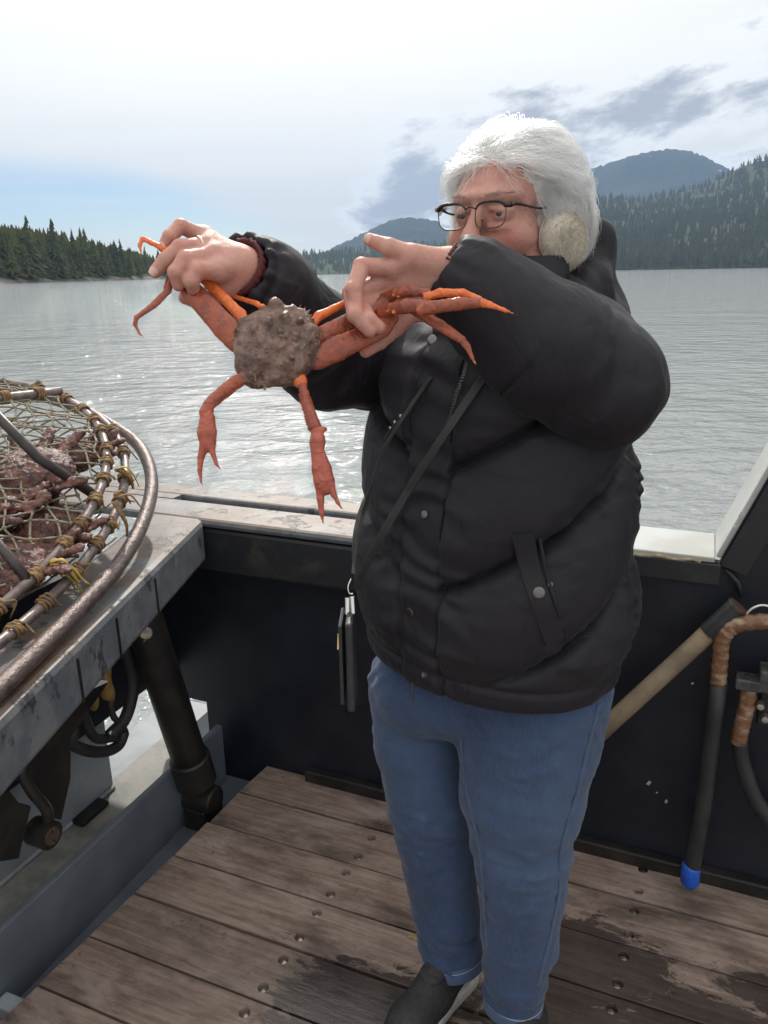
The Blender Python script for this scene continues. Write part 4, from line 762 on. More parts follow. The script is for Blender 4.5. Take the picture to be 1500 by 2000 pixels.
def person():
    parts = [head_mesh(), hand_mesh(build_rh, [p for f in RH for p, r in f]+[pd(540, 575, 1.06)], [f[-1][0] for f in RH], [f[1][0] for f in RH]), hand_mesh(build_lh, [p for f in LH for p, r in f]+[pd(960, 595, .992)], [f[-1][0] for f in LH], [f[1][0] for f in LH])]
    S = Sdf(V(-.35, .75, .02), V(.6, 1.55, 1.42), 0.012); c = V(.195, 1.215, 0)          # the trunk and limbs inside the clothes
    S.chain([c+V(0, 0, .88), c+V(0, 0, 1.0), c+V(0, 0, 1.22), HO+V(.01, .02, -.17)], [.10, .11, .10, .05], .02)
    for arm in ((pd(1100, 660, 1.16), pd(1172, 742, 1.03), pd(960, 595, .992)), (pd(850, 650, 1.34), pd(620, 688, 1.22), pd(540, 575, 1.06))): S.chain([c+V(0, 0, 1.24)]+list(arm), [.07, .05, .04, .027], .02)
    for leg in ((PY(810, 1400, 1.26), PY(860, 1680, 1.23), PY(885, 1850, 1.205)), (PY(1035, 1380, 1.16), PY(1018, 1660, 1.115), PY(1001, 1938, 1.085))): S.chain(list(leg), [.055, .04, .03], .01); S.cap(c+V(.02, .02, .90), leg[0]+V(.01, .03, 0), .04, .04, .01)
    v, q, g = S.nets(); parts.append((v, q, np.full(len(v), 0.1)))
    vs, qs, rs, n = [], [], [], 0
    for v, q, r in parts: vs.append(v); qs.append(q+n); rs.append(r); n += len(v)
    me = mesh_from('person', np.concatenate(vs), np.concatenate(qs)); set_attr(me, 'redness', np.concatenate(rs)); o = link('person', me, M['skin'])
    tag(o, 'white-haired person in black puffer jacket and jeans holding up a crab', 'person'); return o
ME = person()
HEADQ = None
def face():
    for s in (-1, 1):
        e = MB(); c = V(s*.0325, .0785, -.0045); e.ball(V(0, 0, 0), 0.0116, 16, 12); v = np.concatenate(e.v); e.v = [hw(c+v)]; eo = e.build('eye', M['eye'], ME)
        g = nrm(V(-.10, .98, 0.02)); i = MB(); a_ = nrm(np.cross(g, V(0, 0, 1))); b_ = np.cross(a_, g)
        rings = [[c+g*math.sqrt(0.0119**2-r*r)+(a_*math.cos(t)+b_*math.sin(t))*r for t in np.linspace(0, 6.283, 18, endpoint=False)] for r in (.0058, .004, .002, .0002)]; i.loft(rings, True, False); i.v = [hw(np.concatenate(i.v))]; i.build('iris', M['iris'], eo)
        b = MB(); g = np.random.default_rng(4)
        for k in range(46):
            t = g.random(); p = V(s*(.014+.034*t), .1030-.021*t**1.4, .0185+.0045*math.sin(t*2.6)+g.normal(0, .0013)); b.tube(hw(np.array([p, p+V(s*.003, -.0006, .0010), p+V(s*.006, -.0026, .001)])), [.0003, .00025, .0001], 4)
        b.build('eyebrow', M['brow'], ME)
face()
def nails():
    for H in (RH, LH):
        for i, f in enumerate(H):
            tip, r = f[-1]; prev = f[-2][0]; ax = nrm(tip-prev); bend = nrm(np.cross(np.cross(nrm(f[-2][0]-f[-3][0]), ax), ax)) if i < 4 else None
            out = nrm(f[-2][0]-(f[-3][0]+tip)/2); out = nrm(out-ax*(out@ax)); 
            if i == 4: out = nrm((CC-tip)-ax*((CC-tip)@ax)) if H is LH else nrm(V(0, 0, -1)-ax*(-ax[2]))
            sd = np.cross(ax, out); rows = []
            for t in np.linspace(-0.006, 0.0055, 6):
                rows.append([tip+ax*t+out*(r*math.cos(a)+0.0003)+sd*r*math.sin(a)*(1.0 if t < .003 else .85) for a in np.linspace(-.75, .75, 7)])
            if H is LH and i in (0, 4): MB().loft(rows, False, False).build('fingernail', M['nail'], ME)
            if H is RH and i in (2, 3): MB().loft(rows, False, False).build('fingernail', M['nail'], ME)
    c = (RH[2][0][0]*0.62+RH[2][1][0]*0.38); ax = nrm(RH[2][1][0]-RH[2][0][0]); a = nrm(np.cross(ax, V(0, 0, 1))); b = np.cross(ax, a)
    o = MB().tube([c+(a*math.cos(t)+b*math.sin(t))*0.0122 for t in np.linspace(0, 6.2832, 33)], 0.0012, 6, False).build('finger_ring', M['silver'], ME)
nails()
def curves_obj(name, strands, rad, mat, parent):
    """strands: (n, m, 3); thin hair curves"""
    n, m = strands.shape[:2]; hc = bpy.data.hair_curves.new(name); hc.add_curves([m]*n); hc.attributes['position'].data.foreach_set('vector', strands.astype(np.float32).ravel())
    at = hc.attributes.get('radius') or hc.attributes.new('radius', 'FLOAT', 'POINT'); r = np.tile(rad*np.linspace(1, 0.35, m), n); at.data.foreach_set('value', r.astype(np.float32))
    hc.materials.append(mat); o = bpy.data.objects.new(name, hc); COL.objects.link(o)
    if parent: o.parent = parent; o.matrix_parent_inverse = parent.matrix_world.inverted()
    return o
def hair():
    g = np.random.default_rng(11); E0 = V(.077, .094, .084); c = V(0, -.012, .024)
    S = Sdf(V(-.14, -.17, -.16), V(.14, .14, .19), 0.003)
    S.ell(c+V(0, -.008, .005), (.089, .098, .090), None, 0.02); 
    for s in (-1, 1): S.ell((s*.078, -.025, -.005), (.020, .052, .068), None, 0.02)
    S.ell((0, -.078, -.015), (.078, .036, .080), None, 0.03); S.ell((.066, -.068, -.055), (.034, .042, .044), None, 0.02); S.ell((-.06, -.07, -.05), (.034, .042, .044), None, 0.02)
    S.ell((0, .125, -.052), (.072, .100, .100), None, 0.012, sub=True)
    v, q, _ = S.nets(); v = relax(v, q, 3); nn = vnormals(v, q); v = v+nn*(0.004*vnoise(v*V(1, 1, .5), 70, 2)+0.003*vnoise(v, 130, 5))[:, None]
    h = link('hair', mesh_from('hair', hw(v), q), M['hair'], ME); tag(h, 'short wavy white hair')
    N = 13000; st = []
    while len(st) < N:
        u = g.normal(0, 1, 3); u = nrm(u); p = c+E0*u
        if p[2] < -.058 or (p[1] > .026-.25*max(0, .02-p[2]) and p[2] < .057-1.4*max(0, abs(p[0])-.050)): continue
        sx = 1.0 if u[0] > .16+g.normal(0, .16) else -1.0; fr = np.clip((u[1]+.25)/.8, 0, 1); lift = g.uniform(.10, .32)+(.03 if u[2] > .5 else .16)+.10*vn1(u, 2.6, 12); L = g.uniform(.075, .135); n = 13; q_ = u.copy(); pts = []; drop = None
        jit = g.normal(0, .22, 3); w1, w2 = g.random()*6.28, g.uniform(.8, 1.5); cl = vn1(p*V(1, 1, 1), 45, 3)*2.0
        for j in range(n):
            t = j/(n-1); off = lift*(1-math.exp(-t*4.5))*(1-.25*t)+.03*math.sin(w2*6*t+cl*2)*t
            if drop is None:
                pos = c+E0*q_*(1+off); gdir = V(sx*(.35+.75*fr), -.35-.25*(1-fr)-(.25 if u[2] > .6 else 0), -.35-.65*(1-fr)); gdir = gdir+jit; gdir = gdir-q_*(gdir@q_); q_ = nrm(q_+nrm(gdir)*L/n/.10)
                if pos[2] < -.02: drop = pos.copy()
            else:
                drop = drop+V(.10*math.sin(w1+t*5)-.25*q_[0]*t, -.05+.12*math.cos(w1+t*4)-.20*q_[1]*t, -1)*L/n; pos = drop
            ww = w1*.12; pts.append(pos+V(math.sin(ww+t*8+cl*3), math.cos(ww+t*7+cl*3), math.sin(ww+cl*4+t*7))*.0052*min(1, t*2.2))
        st.append(pts)
    for i in range(3600):   # top layer drawn back over the parting
        a = g.uniform(-1.25, 1.25); b = g.uniform(.25, 1.25); u = V(math.sin(a)*math.cos(b)*.9, math.cos(a)*math.cos(b), math.sin(b)); u = nrm(u); q_ = u.copy(); pts = []; L = g.uniform(.06, .12); lift = g.uniform(.10, .28)+.10*vn1(u, 2.6, 12); jit = g.normal(0, .3, 3); w1 = g.random()*6.28; p = c+E0*u
        if p[2] < .057-1.4*max(0, abs(p[0])-.050): continue
        for j in range(13):
            t = j/12; off = lift*(1-math.exp(-t*4.5))*(1-.3*t); pos = c+E0*q_*(1+off); gd = V(np.sign(u[0]-.1)*.55, -.8, -.1)+jit; gd = gd-q_*(gd@q_); q_ = nrm(q_+nrm(gd)*L/13/.10); pts.append(pos+V(math.sin(w1+t*6), math.cos(w1+t*5), math.sin(w1*2+t*6))*.004*t)
        st.append(pts)
    for i in range(2600):   # curls at the nape and behind the ears
        sd = 1 if g.random() < .65 else -1; a = g.uniform(.15, 2.6); u = nrm(V(sd*math.sin(a), -math.cos(a)*.9-.15 if a < 1.6 else -math.cos(a)*.15-.3, g.uniform(-.15, .45))); p = c+E0*u*(1.05+.12*g.random()); L = g.uniform(.06, .115); w1 = g.random()*6.28; cl = vn1(p, 40, 6)*2.5; pts = []; o_ = V(u[0], u[1], 0); bul = g.uniform(.012, .030)
        for j in range(13):
            t = j/12; pts.append(p+V(0, 0, -1)*L*t+o_*bul*math.sin(t*2.6)+V(math.sin(cl+t*6), math.cos(cl*1.3+t*6), 0)*.007*t+g.normal(0, .0004, 3))
        if min(q[2] for q in pts) > -.115 and not (p[1] > .0 and abs(p[0]) > .05 and p[2] < .03): st.append(pts)
    for i in range(2600):   # locks in front of the ears
        sd = 1 if g.random() < .7 else -1; p = V(sd*g.uniform(.064, .073), g.uniform(-.01, .046), g.uniform(.015, .060)); L = g.uniform(.05, .10); cl = vn1(p, 60, 9)*3; bul = g.uniform(.004, .016); pts = []
        for j in range(13):
            t = j/12; pts.append(p+V(sd*bul*math.sin(t*2.8)+sd*.006*t, -.030*t*t-.006*math.sin(t*5+cl), -L*t)+V(math.sin(cl+t*7), math.cos(cl+t*6), 0)*.0035*t)
        st.append(pts)
    N = len(st); st = np.array(st)+0; st = hw(st.reshape(-1, 3)).reshape(N, 13, 3); o = curves_obj('hair_strands', st, 0.00042, M['strand'], h)
    fly = []
    for i in range(480):   # loose wisps
        u = nrm(V(g.normal(0, 1), g.normal(-.2, 1), abs(g.normal(.5, .6)))); p = c+E0*u*1.22; d = nrm(u*.35+nrm(np.cross(u, g.normal(0, 1, 3)))*.8+V(0, -.2, -.3)); w = g.random()*6; L_ = g.uniform(.015, .045)
        if p[1] > .04 and p[2] < .06: continue
        fly.append([p+d*t*L_+V(0, 0, -.02)*t*t+nrm(np.cross(d, u))*0.006*math.sin(t*4+w) for t in np.linspace(0, 1, 13)])
    for i in range(26):    # strand falling on the forehead
        x0 = -.012+g.normal(0, .0012); fly.append([V(x0+.002*math.sin(t*3), .068+.022*math.sin(t*1.5), .102-.062*t)+g.normal(0, .0002, 3) for t in np.linspace(0, 1, 13)])
    fly = np.array(fly); k = fly.shape[0]; curves_obj('stray_hairs', hw(fly.reshape(-1, 3)).reshape(k, 13, 3), 0.00022, M['strand'], h)
hair()
def eyewear():
    G = empty('eyeglasses', hw((0, .11, 0))); G.parent = ME; G.matrix_parent_inverse = ME.matrix_world.inverted(); tag(G, 'browline eyeglasses with dark upper rims')
    y0 = .1135
    def outline(s, n=40):
        o = []
        for t in np.linspace(0, 2*np.pi, n, endpoint=False):
            a, b = math.cos(t), math.sin(t); r = (abs(a)**3.2+abs(b)**3.2)**(-1/3.2); x = a*r*.0240; z = b*r*.0175
            x += 0.0020*(z/.0175)*(1 if a > 0 else 0.3); o.append(V(s*(.0318+x), y0-0.16*(x+.03)**1.6*(1 if x > -.03 else 0), -.0055+z))
        return np.array(o)
    for s in (-1, 1):
        ol = outline(s); mb = MB(); mb.tube(hw(np.concatenate([ol, ol[:1]])), 0.0008, 6, False); mb.build('rim', M['metal_rim'], G)
        zt = ol[:, 2]; up = [p for p in ol if p[2] > .0045]; up = sorted(up, key=lambda p: p[0]*s); ends = [up[0]+V(-s*.002, 0, -.003)]+up+[up[-1]+V(s*.006, -.004, .000)]
        mb = MB(); mb.tube(hw(np.array(ends)), np.interp(np.linspace(0, 1, len(ends)), [0, .2, .75, 1], [.0012, .0018, .0026, .0040]), 8, flat=1.0); mb.build('brow_rim', M['frame'], G)
        inn = outline(s); cen = inn.mean(0); ls = MB(); rg = [cen+(inn-cen)*f+V(0, .0012*(1-f*f)+dy, 0) for dy, f in ((0, .02), (0, .5), (0, .99), (-.0012, .99), (-.0012, .5), (-.0012, .02))]; ls.loft([hw(x) for x in rg], True, False); ls.build('lens', M['lens'], G)
        tp = MB(); a = ends[-1]; pts = spline([a, a+V(s*.004, -.012, .001), V(s*.073, .055, .001), V(s*.078, .01, .002), V(s*.078, -.02, -.008)], 6); tp.tube(hw(pts), np.interp(np.arange(len(pts)), [0, 4, 10, 24], [.0038, .0030, .0016, .0016]), 8, flat=1.0); tp.build('temple', M['frame'], G)
        np_ = MB(); np_.ball(hw((s*.011, .1015, -.012)), .0017, 8, 6); np_.build('nose_pad', M['metal_rim'], G)
    MB().tube(hw(spline([(-.0092, .1125, .003), (0, .1155, .0065), (.0092, .1125, .003)], 6)), 0.0013, 6).build('bridge', M['metal_rim'], G)
    E = empty('earmuffs', hw((0, 0, .05))); E.parent = ME; E.matrix_parent_inverse = ME.matrix_world.inverted(); tag(E, 'cream fleece earmuffs')
    for s in (-1, 1):
        c = V(s*.086, .006, -.043); m = MB(); rings = []; n_ = V(s*.86, .51, 0); t_ = V(-s*.51, .86, 0)
        for (k, f) in ((-.012, .90), (-.007, .98), (0, 1.0), (.008, .95), (.014, .82), (.018, .6), (.020, .3), (.0205, .02)): rings.append([hw(c+n_*k+t_*(.037*f*math.cos(t)+.004*math.sin(t))+V(0, 0, .040*f*math.sin(t))) for t in np.linspace(0, 6.283, 30, endpoint=False)])
        p = m.loft(rings).build('ear_pad', M['earmuff'], E)
        g = np.random.default_rng(8); fz = []
        for i in range(2600):
            a = g.random()*6.28; f = math.sqrt(g.random()); o_ = t_*(.037*f*math.cos(a))+V(0, 0, .040*f*math.sin(a)); b_ = c+o_+n_*(.0200*math.sqrt(max(0.03, 1-f**2.4))); d_ = nrm(n_*(1.1-f)+o_/.04*f+g.normal(0, .35, 3)); L_ = g.uniform(.003, .0075); fz.append([hw(b_+d_*L_*q-V(0, 0, .0015)*q*q) for q in np.linspace(0, 1, 4)])
        curves_obj('fleece', np.array(fz), .00028, M['earmuff'], p)
        MB().tube([hw(c+n_*.001+t_*(.0375*math.cos(t)+.004*math.sin(t))+V(0, 0, .0405*math.sin(t))) for t in np.linspace(0, 6.283, 41)], 0.0013, 6, False).build('seam_piping', M['earmuff'], E)
    MB().tube([hw(V(.085*math.sin(t), -.105*math.cos(t)*1.02-.01, -.045)) for t in np.linspace(-1.5, 1.5, 30)], 0.006, 8).build('neck_band', M['earmuff'], E)
eyewear()
# ------------------------------------------------------------------ jacket
def torso():
    zs = np.concatenate([np.linspace(.758, .79, 14), np.linspace(.795, 1.36, 210), np.linspace(1.365, 1.42, 8)])
    Z = [.758, .763, .776, .80, .85, .95, 1.03, 1.11, 1.195, 1.28, 1.33, 1.38, 1.42]; Hh = [.192, .204, .209, .212, .214, .211, .202, .193, .186, .172, .142, .105, .080]
    cx = np.interp(zs, [.75, 1.0, 1.2, 1.42], [.178, .175, .182, .203]); cy = np.interp(zs, [.75, 1.0, 1.2, 1.42], [1.215, 1.21, 1.215, 1.245]); hh = np.interp(zs, Z, Hh)
    n = 460; ph = np.linspace(-np.pi, np.pi, n, endpoint=False); rows = []; arcs = []
    for z, x, y, h in zip(zs, cx, cy, hh):
        w, t = h*1.10, h*.83; a, b = np.cos(ph), np.sin(ph); r = (np.abs(a)**2.25+np.abs(b)**2.25)**(-1/2.25); rows.append(V(x, y, z)+(t*a*r)[:, None]*FD+(w*b*r)[:, None]*LD); arcs.append(ph*h)
    v = np.array(rows); arc = np.array(arcs); s = np.abs(arc); zz = v[..., 2]; lean = 0.0
    nz = vnoise(v.reshape(-1, 3), 14, 1).reshape(s.shape); n2 = vnoise(v.reshape(-1, 3)*V(1, 1, .45), 38, 2).reshape(s.shape); n3 = vnoise(v.reshape(-1, 3)*V(1, 1, 2.2), 30, 8).reshape(s.shape)
    u = (zz-.62*np.minimum(s, .42)-.735+.006*nz)/.185; fr = u-np.floor(u); e = np.minimum(fr, 1-fr)*.155; fade = np.clip((zz-.80)/.05, 0, 1)*(s > .036)
    d = (.027*(1-np.abs(2*fr-1)**2.4)-.016*np.exp(-(e/.0062)**2)-.008)*fade
    d += .0055*n3*np.exp(-(e/.04)**2)*fade+.0032*np.sin(arc*230+9*nz+zz*60)*np.exp(-(e/.018)**2)*fade*(.4+.6*n2)+.004*n2*np.clip((s-.1)*3, 0, 1)
    for s0 in (.385,): d += -.012*np.exp(-((s-s0)/.007)**2)+.0045*np.sin(zz*150+9*nz+4*n2)*np.exp(-((s-s0)/.035)**2)*(.5+.5*n3)
    d += .007*(s < .034)-.006*np.exp(-((s-.036)/.004)**2)+.0016*np.exp(-((s-.027)/.003)**2)*0-.0015*np.exp(-((s-.028)/.0015)**2)
    d += (.003*np.sin(zz*140+3*nz+arc*30)*np.exp(-((s-.02)/.05)**2))
    hemw = np.exp(-((zz-.800)/.006)**2); d += -.006*hemw*(s > .036)
    ctr = np.stack([cx, cy, zs], 1)[:, None, :]; nd = v-ctr; nd[..., 2] = 0; nd /= np.linalg.norm(nd, axis=2)[..., None]; v = v+nd*d[..., None]
    mb = MB(); mb.loft(v, True, False); o = mb.build('jacket', M['jacket'], ME); tag(o, 'black chevron-quilted puffer jacket'); return o
JK = torso()
def sleeve(name, pts, rad, res, seams, seed):
    pts = [np.asarray(p) for p in pts]; lo = np.min(pts, 0)-.14; hi = np.max(pts, 0)+.14; S = Sdf(lo, hi, res); S.chain(pts, rad, .03)
    w, pw = pts[-1], pts[-2]; ax = nrm(w-pw); S.cut(w, ax, rad[-1]*2.2); S.cap(w-ax*.02, w+ax*.12, rad[-1]*.82, rad[-1]*.9, .006, sub=True)
    v, q, g = S.nets(); v = relax(v, q, 5); nn = vnormals(v, q)
    seg = np.concatenate([[0], np.cumsum([np.linalg.norm(pts[i+1]-pts[i]) for i in range(len(pts)-1)])]); best = np.full(len(v), 9.); arc = np.zeros(len(v))
    for i in range(len(pts)-1):
        ba = pts[i+1]-pts[i]; t = np.clip((v-pts[i])@ba/(ba@ba), 0, 1); dd = np.linalg.norm(v-pts[i]-t[:, None]*ba, axis=1)/np.interp(t, [0, 1], [rad[i], rad[i+1]]); m = dd < best; best[m] = dd[m]; arc[m] = (seg[i]+t*(seg[i+1]-seg[i]))[m]
    n1 = vnoise(v, 22, seed); n2 = vnoise(v, 55, seed+1); n3 = vnoise(v, 9, seed+2); L = seg[-1]; el = seg[2] if len(pts) == 7 else seg[3]; d = .008*n3+.0024*n1+.0007*n2+.0045*np.sin(arc*95+6*n3+2*n1)*np.exp(-((arc-el)/.09)**2)*(.3+.7*n1*n1+.4*n3)
    for s0 in seams:
        e = arc-s0+.012*n3; d += -.006*np.exp(-(e/.0050)**2)+.0035*np.exp(-(e/.03)**2)*n1
    a_ = nrm(np.cross(ax, V(0, 0, 1))); b_ = np.cross(ax, a_); th = np.arctan2((v-w)@b_, (v-w)@a_)
    d += np.clip(1-(L-arc)/.055, 0, 1)*(.0020*np.sin(th*11+4*n3)+.0010*np.sin(th*19+arc*40)); e = (L-arc)-.018; d += -.0035*np.exp(-(e/.004)**2)
    v = v+nn*d[:, None]; o = link(name, mesh_from(name, v, q), M['jacket'], JK)
    k = MB(); k.loft([[w-ax*t+(a_*math.cos(a)+b_*math.sin(a))*rad[-1]*f*(1+.05*math.sin(a*26)) for a in np.linspace(0, 6.283, 60, endpoint=False)] for t, f in ((.03, .74), (.008, .80), (-.002, .84), (-.004, .76), (.004, .66), (.03, .62))], True, False); k.build('knit_cuff', M['knit'], o); return o
SLL = sleeve('sleeve', [pd(1060, 660, 1.20), pd(1120, 700, 1.12), pd(1172, 746, 1.03), pd(1080, 690, 1.005), pd(968, 608, .994), pd(910, 550, .988), pd(866, 519, .984)], [.086, .087, .083, .079, .066, .052, .0375], .0042, (.31,), 5)
SLR = sleeve('sleeve', [pd(860, 660, 1.36), pd(730, 690, 1.29), pd(650, 690, 1.235), pd(590, 642, 1.155), pd(520, 570, 1.06), pd(462, 524, 1.0)], [.09, .086, .080, .071, .062, .050], .0042, (.13, .30), 9)
BVJ = None
def bvh(objs):
    vs, fs, n = [], [], 0
    for o in objs:
        me = o.data; vs += [tuple(o.matrix_world @ x.co) for x in me.vertices]; fs += [[i+n for i in p.vertices] for p in me.polygons]; n = len(vs)
    return BVHTree.FromPolygons(vs, fs)
bpy.context.view_layer.update(); BVJ = bvh([JK])
def hit(x, y, d0=1.25, tree=None):
    q = Vector(nrm(ray(x, y))); r = (tree or BVJ).ray_cast(Vector(CC), q)
    if r[0] is None: p = P(x, y, d0); return p, nrm(CC-p)
    return np.array(r[0]), np.array(r[1])*(1 if Vector(r[1]).dot(q) < 0 else -1)
def ribbon(pts, nrms, width, thick):
    pts = spline(pts, 5); nr = spline(nrms, 5); tg = np.gradient(pts, axis=0); rings = []
    for p, n, t in zip(pts, nr, tg):
        n = nrm(n); t = nrm(t); s = nrm(np.cross(n, t)); rings.append([p-s*width/2, p+s*width/2, p+s*width/2*.9+n*thick, p-s*width/2*.9+n*thick])
    return MB().loft(rings)
def jacket_trim():
    def strip(px, width, name, mat, th=.003, off=0.0, par=JK):
        hs = [hit(x, y) for x, y in px]; o = ribbon([p+n*off for p, n in hs], [n for p, n in hs], width, th).build(name, mat, par, auto=40); return o
    strip([(1020, 1042), (1036, 1110), (1056, 1175), (1082, 1250)], .030, 'pocket_welt', M['jacket'], .006)
    strip([(1052, 1050), (1068, 1120), (1086, 1180), (1106, 1246)], .004, 'pocket_edge', M['jacket'], .004)
    strip([(918, 690), (900, 760), (880, 815), (872, 850)], .006, 'zip_tape', M['strap'], .002)
    z = MB()
    for t in np.linspace(0, 1, 34):
        p, n = hit(920-40*t, 690+140*t); z.box(p+n*.0045, .0045, .0016, .0012)
    z.build('zip_teeth', M['snap'], JK, False)
    for (x, y, r) in ((845, 665, .0085), (868, 848, .0055), (830, 1005, .0065), (802, 1196, .0082), (830, 1318, .0050), (1053, 1157, .0082), (1075, 1141, .0045)):
        p, n = hit(x, y); p = p+n*.0055 if x == 1053 else p; MB().tube([p-n*.002, p+n*.0022, p+n*.0032, p+n*.0026, p+n*.003], [r, r, r*.8, r*.45, r*.05], 18).build('snap', M['snap'], JK, auto=50)
    p, n = hit(806, 1345); MB().tube(spline([p+n*.006+V(0, 0, .012), p+n*.007, p+n*.007+V(0, 0, -.016), p+n*.006+V(0, 0, -.022)], 4), np.interp(np.arange(13), [0, 6, 12], [.002, .0042, .003]), 8, flat=.4).build('zip_pull', M['bronze'], JK)
    strip([(838, 745), (800, 790), (770, 832), (752, 860)], .004, 'chest_zip', M['strap'], .003)
    for (x, y) in ((784, 812), (777, 822), (769, 834)):
        p, n = hit(x, y); MB().ball(p+n*.005, .0028, 8, 6).build('zip_slider', M['steel'], JK)
jacket_trim()
def hood():
    S = Sdf(pd(820, 700, 1.0)-.25, pd(1180, 430, 1.2)+.30, .0055); lo = HO-V(.3, .3, .4); S = Sdf(lo, HO+V(.32, .32, .12), .0055)
    def hp(x, y, z): return hw((x, y, z))
    rim = [hp(.085, .075, -.175), hp(.100, .015, -.150), hp(.100, -.055, -.112), hp(.080, -.105, -.050), hp(.035, -.125, -.035), hp(-.03, -.155, -.060), hp(-.10, -.10, -.11), hp(-.105, -.01, -.15), hp(-.075, .07, -.18)]
    S.chain(rim, [.030, .034, .034, .026, .026, .028, .03, .03, .03], .02)
    low = [hp(.08, .03, -.215), hp(.100, -.02, -.205), hp(.105, -.070, -.19), hp(.085, -.115, -.165), hp(.03, -.165, -.16), hp(-.05, -.16, -.17), hp(-.10, -.09, -.19), hp(-.10, 0, -.21)]
    S.chain(low, [.045, .047, .045, .042, .042, .045, .045, .045], .03)
    for a, b in zip(rim[1:8], low[1:8]): S.cap(a, b, .025, .04, .03)
    v, q, g = S.nets(); v = relax(v, q, 2); nn = vnormals(v, q); v = v+nn*(.006*vnoise(v, 20, 3)+.004*vnoise(v*V(1, 1, .5), 45, 4))[:, None]; o = link('hood', mesh_from('hood', v, q), M['jacket'], JK)
    g = np.random.default_rng(5); rp = spline(rim, 12); st = []
    for i in range(11000):
        j = g.integers(6, len(rp)-8); c = rp[j]; inn = nrm((HO+V(0, 0, -.10))-c); d0 = nrm(inn*g.uniform(.2, 1)+V(0, 0, 1)*g.normal(0.1, .8)+g.normal(0, .25, 3)); p = c+d0*.029; d = nrm(d0+g.normal(0, .45, 3)); L = g.uniform(.007, .015); cu = g.normal(0, .004, 3)
        st.append([p+d*L*t+cu*t*t for t in np.linspace(0, 1, 6)])
    curves_obj('fur_lining', np.array(st), .00035, M['dark_fur'], o)
hood()
# ------------------------------------------------------------------ jeans and shoes
LEG_R = [(716, 908, 1340, 1.28), (730, 905, 1450, 1.26), (755, 918, 1570, 1.245), (783, 930, 1680, 1.23), (805, 940, 1780, 1.22), (822, 942, 1850, 1.21), (828, 941, 1874, 1.205)]
LEG_L = [(880, 1196, 1340, 1.17), (890, 1172, 1430, 1.155), (897, 1142, 1550, 1.135), (922, 1114, 1650, 1.115), (933, 1108, 1730, 1.11), (940, 1090, 1830, 1.10), (944, 1068, 1915, 1.09), (947, 1054, 1958, 1.085)]
def legrings(L):
    out = []
    for xl, xr, y, Y in L:
        c = PY((xl+xr)/2, y, Y); d = (c-CC)@CF; out.append((c, (xr-xl)/2*d/FPX))
    return out
def jeans():
    S = Sdf(V(-.1, .95, .02), V(.50, 1.50, .98), .0045)
    for L in (LEG_R, LEG_L):
        r = legrings(L); S.chain([c for c, _ in r], [x-.002 for _, x in r], .012)
    S.ell((.188, 1.215, .84), (.19, .15, .13), [LD, FD, V(0, 0, 1)], .03); S.ell((.170, 1.205, .800), (.18, .150, .10), [LD, FD, V(0, 0, 1)], .02); S.cap(PY(822, 1345, 1.24), PY(1010, 1340, 1.16), .085, .10, .012)
    for L in (LEG_R, LEG_L):
        r = legrings(L); c, x = r[-1]; ax = nrm(r[-1][0]-r[-2][0]); S.cut(c, ax, x*1.9); S.cap(c-ax*.03, c+ax*.05, x*.85, x*.9, .003, sub=True)
    v, q, g = S.nets(); v = relax(v, q, 2); nn = vnormals(v, q); z = v[:, 2]; n1 = vnoise(v*V(1, 1, 2.0), 13, 4); n2 = vnoise(v*V(1, 1, 2.6), 34, 5); n3 = vnoise(v, 6, 6)
    knee = np.exp(-((z-.43)/.07)**2); ank = np.exp(-((z-.13)/.07)**2); th = np.exp(-((z-.70)/.06)**2)
    d = .0030*n1+.0015*n2+(.005*knee+.007*ank+.003*th)*np.sin(z*(85+20*n3)+4*n1+v[:, 0]*45)*(.4+.6*n3*n3+.3*n1); v = v+nn*d[:, None]
    me = mesh_from('jeans', v, q); fr = np.clip(nn@nrm(V(-.1, -1, .25)), 0, 1); set_attr(me, 'fade', np.clip(fr*.35*np.exp(-((z-.52)/.17)**2)+.25*np.clip(nn@V(1, 0, 0), 0, 1)+.4*np.clip(n2, 0, 1)*knee, 0, 1))  # worn front and knees, plus sides facing +X mixed paler
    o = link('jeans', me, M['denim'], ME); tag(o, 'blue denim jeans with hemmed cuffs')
    for L in (LEG_R, LEG_L):
        r = legrings(L); c, x = r[-1]; ax = nrm(r[-1][0]-r[-2][0]); a = nrm(np.cross(ax, V(0, 1, 0))); b = np.cross(ax, a); x = x*1.0
        rg = lambda t, f: [c+ax*t+(a*math.cos(i)+b*math.sin(i))*x*f*(1+.012*math.sin(i*5)) for i in np.linspace(0, 6.283, 48, endpoint=False)]
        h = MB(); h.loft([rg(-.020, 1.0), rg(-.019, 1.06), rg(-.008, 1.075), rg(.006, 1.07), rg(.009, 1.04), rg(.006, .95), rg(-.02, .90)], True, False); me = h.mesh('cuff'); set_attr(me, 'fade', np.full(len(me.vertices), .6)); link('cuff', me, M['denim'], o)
        MB().tube([p for p in rg(-.0140, 1.070)]+[rg(-.0140, 1.070)[0]], .0009, 4, False).build('stitching', M['stitch'], o)
jeans()
def denim_seams():
    o = bpy.data.objects['jeans']; tr = bvh([o])
    for px in ([(1170, 1375), (1150, 1450), (1126, 1550), (1098, 1650), (1092, 1740), (1072, 1840), (1050, 1925)], [(900, 1440), (912, 1540), (938, 1660), (946, 1760), (952, 1850)]):
        hs = [hit(x, y, 1.2, tr) for x, y in spline(np.array(px, float), 4)]; me = ribbon([p for p, n in hs], [n for p, n in hs], .009, .0016).mesh('side_seam'); set_attr(me, 'fade', np.full(len(me.vertices), .35)); link('side_seam', me, M['denim'], o)
denim_seams()
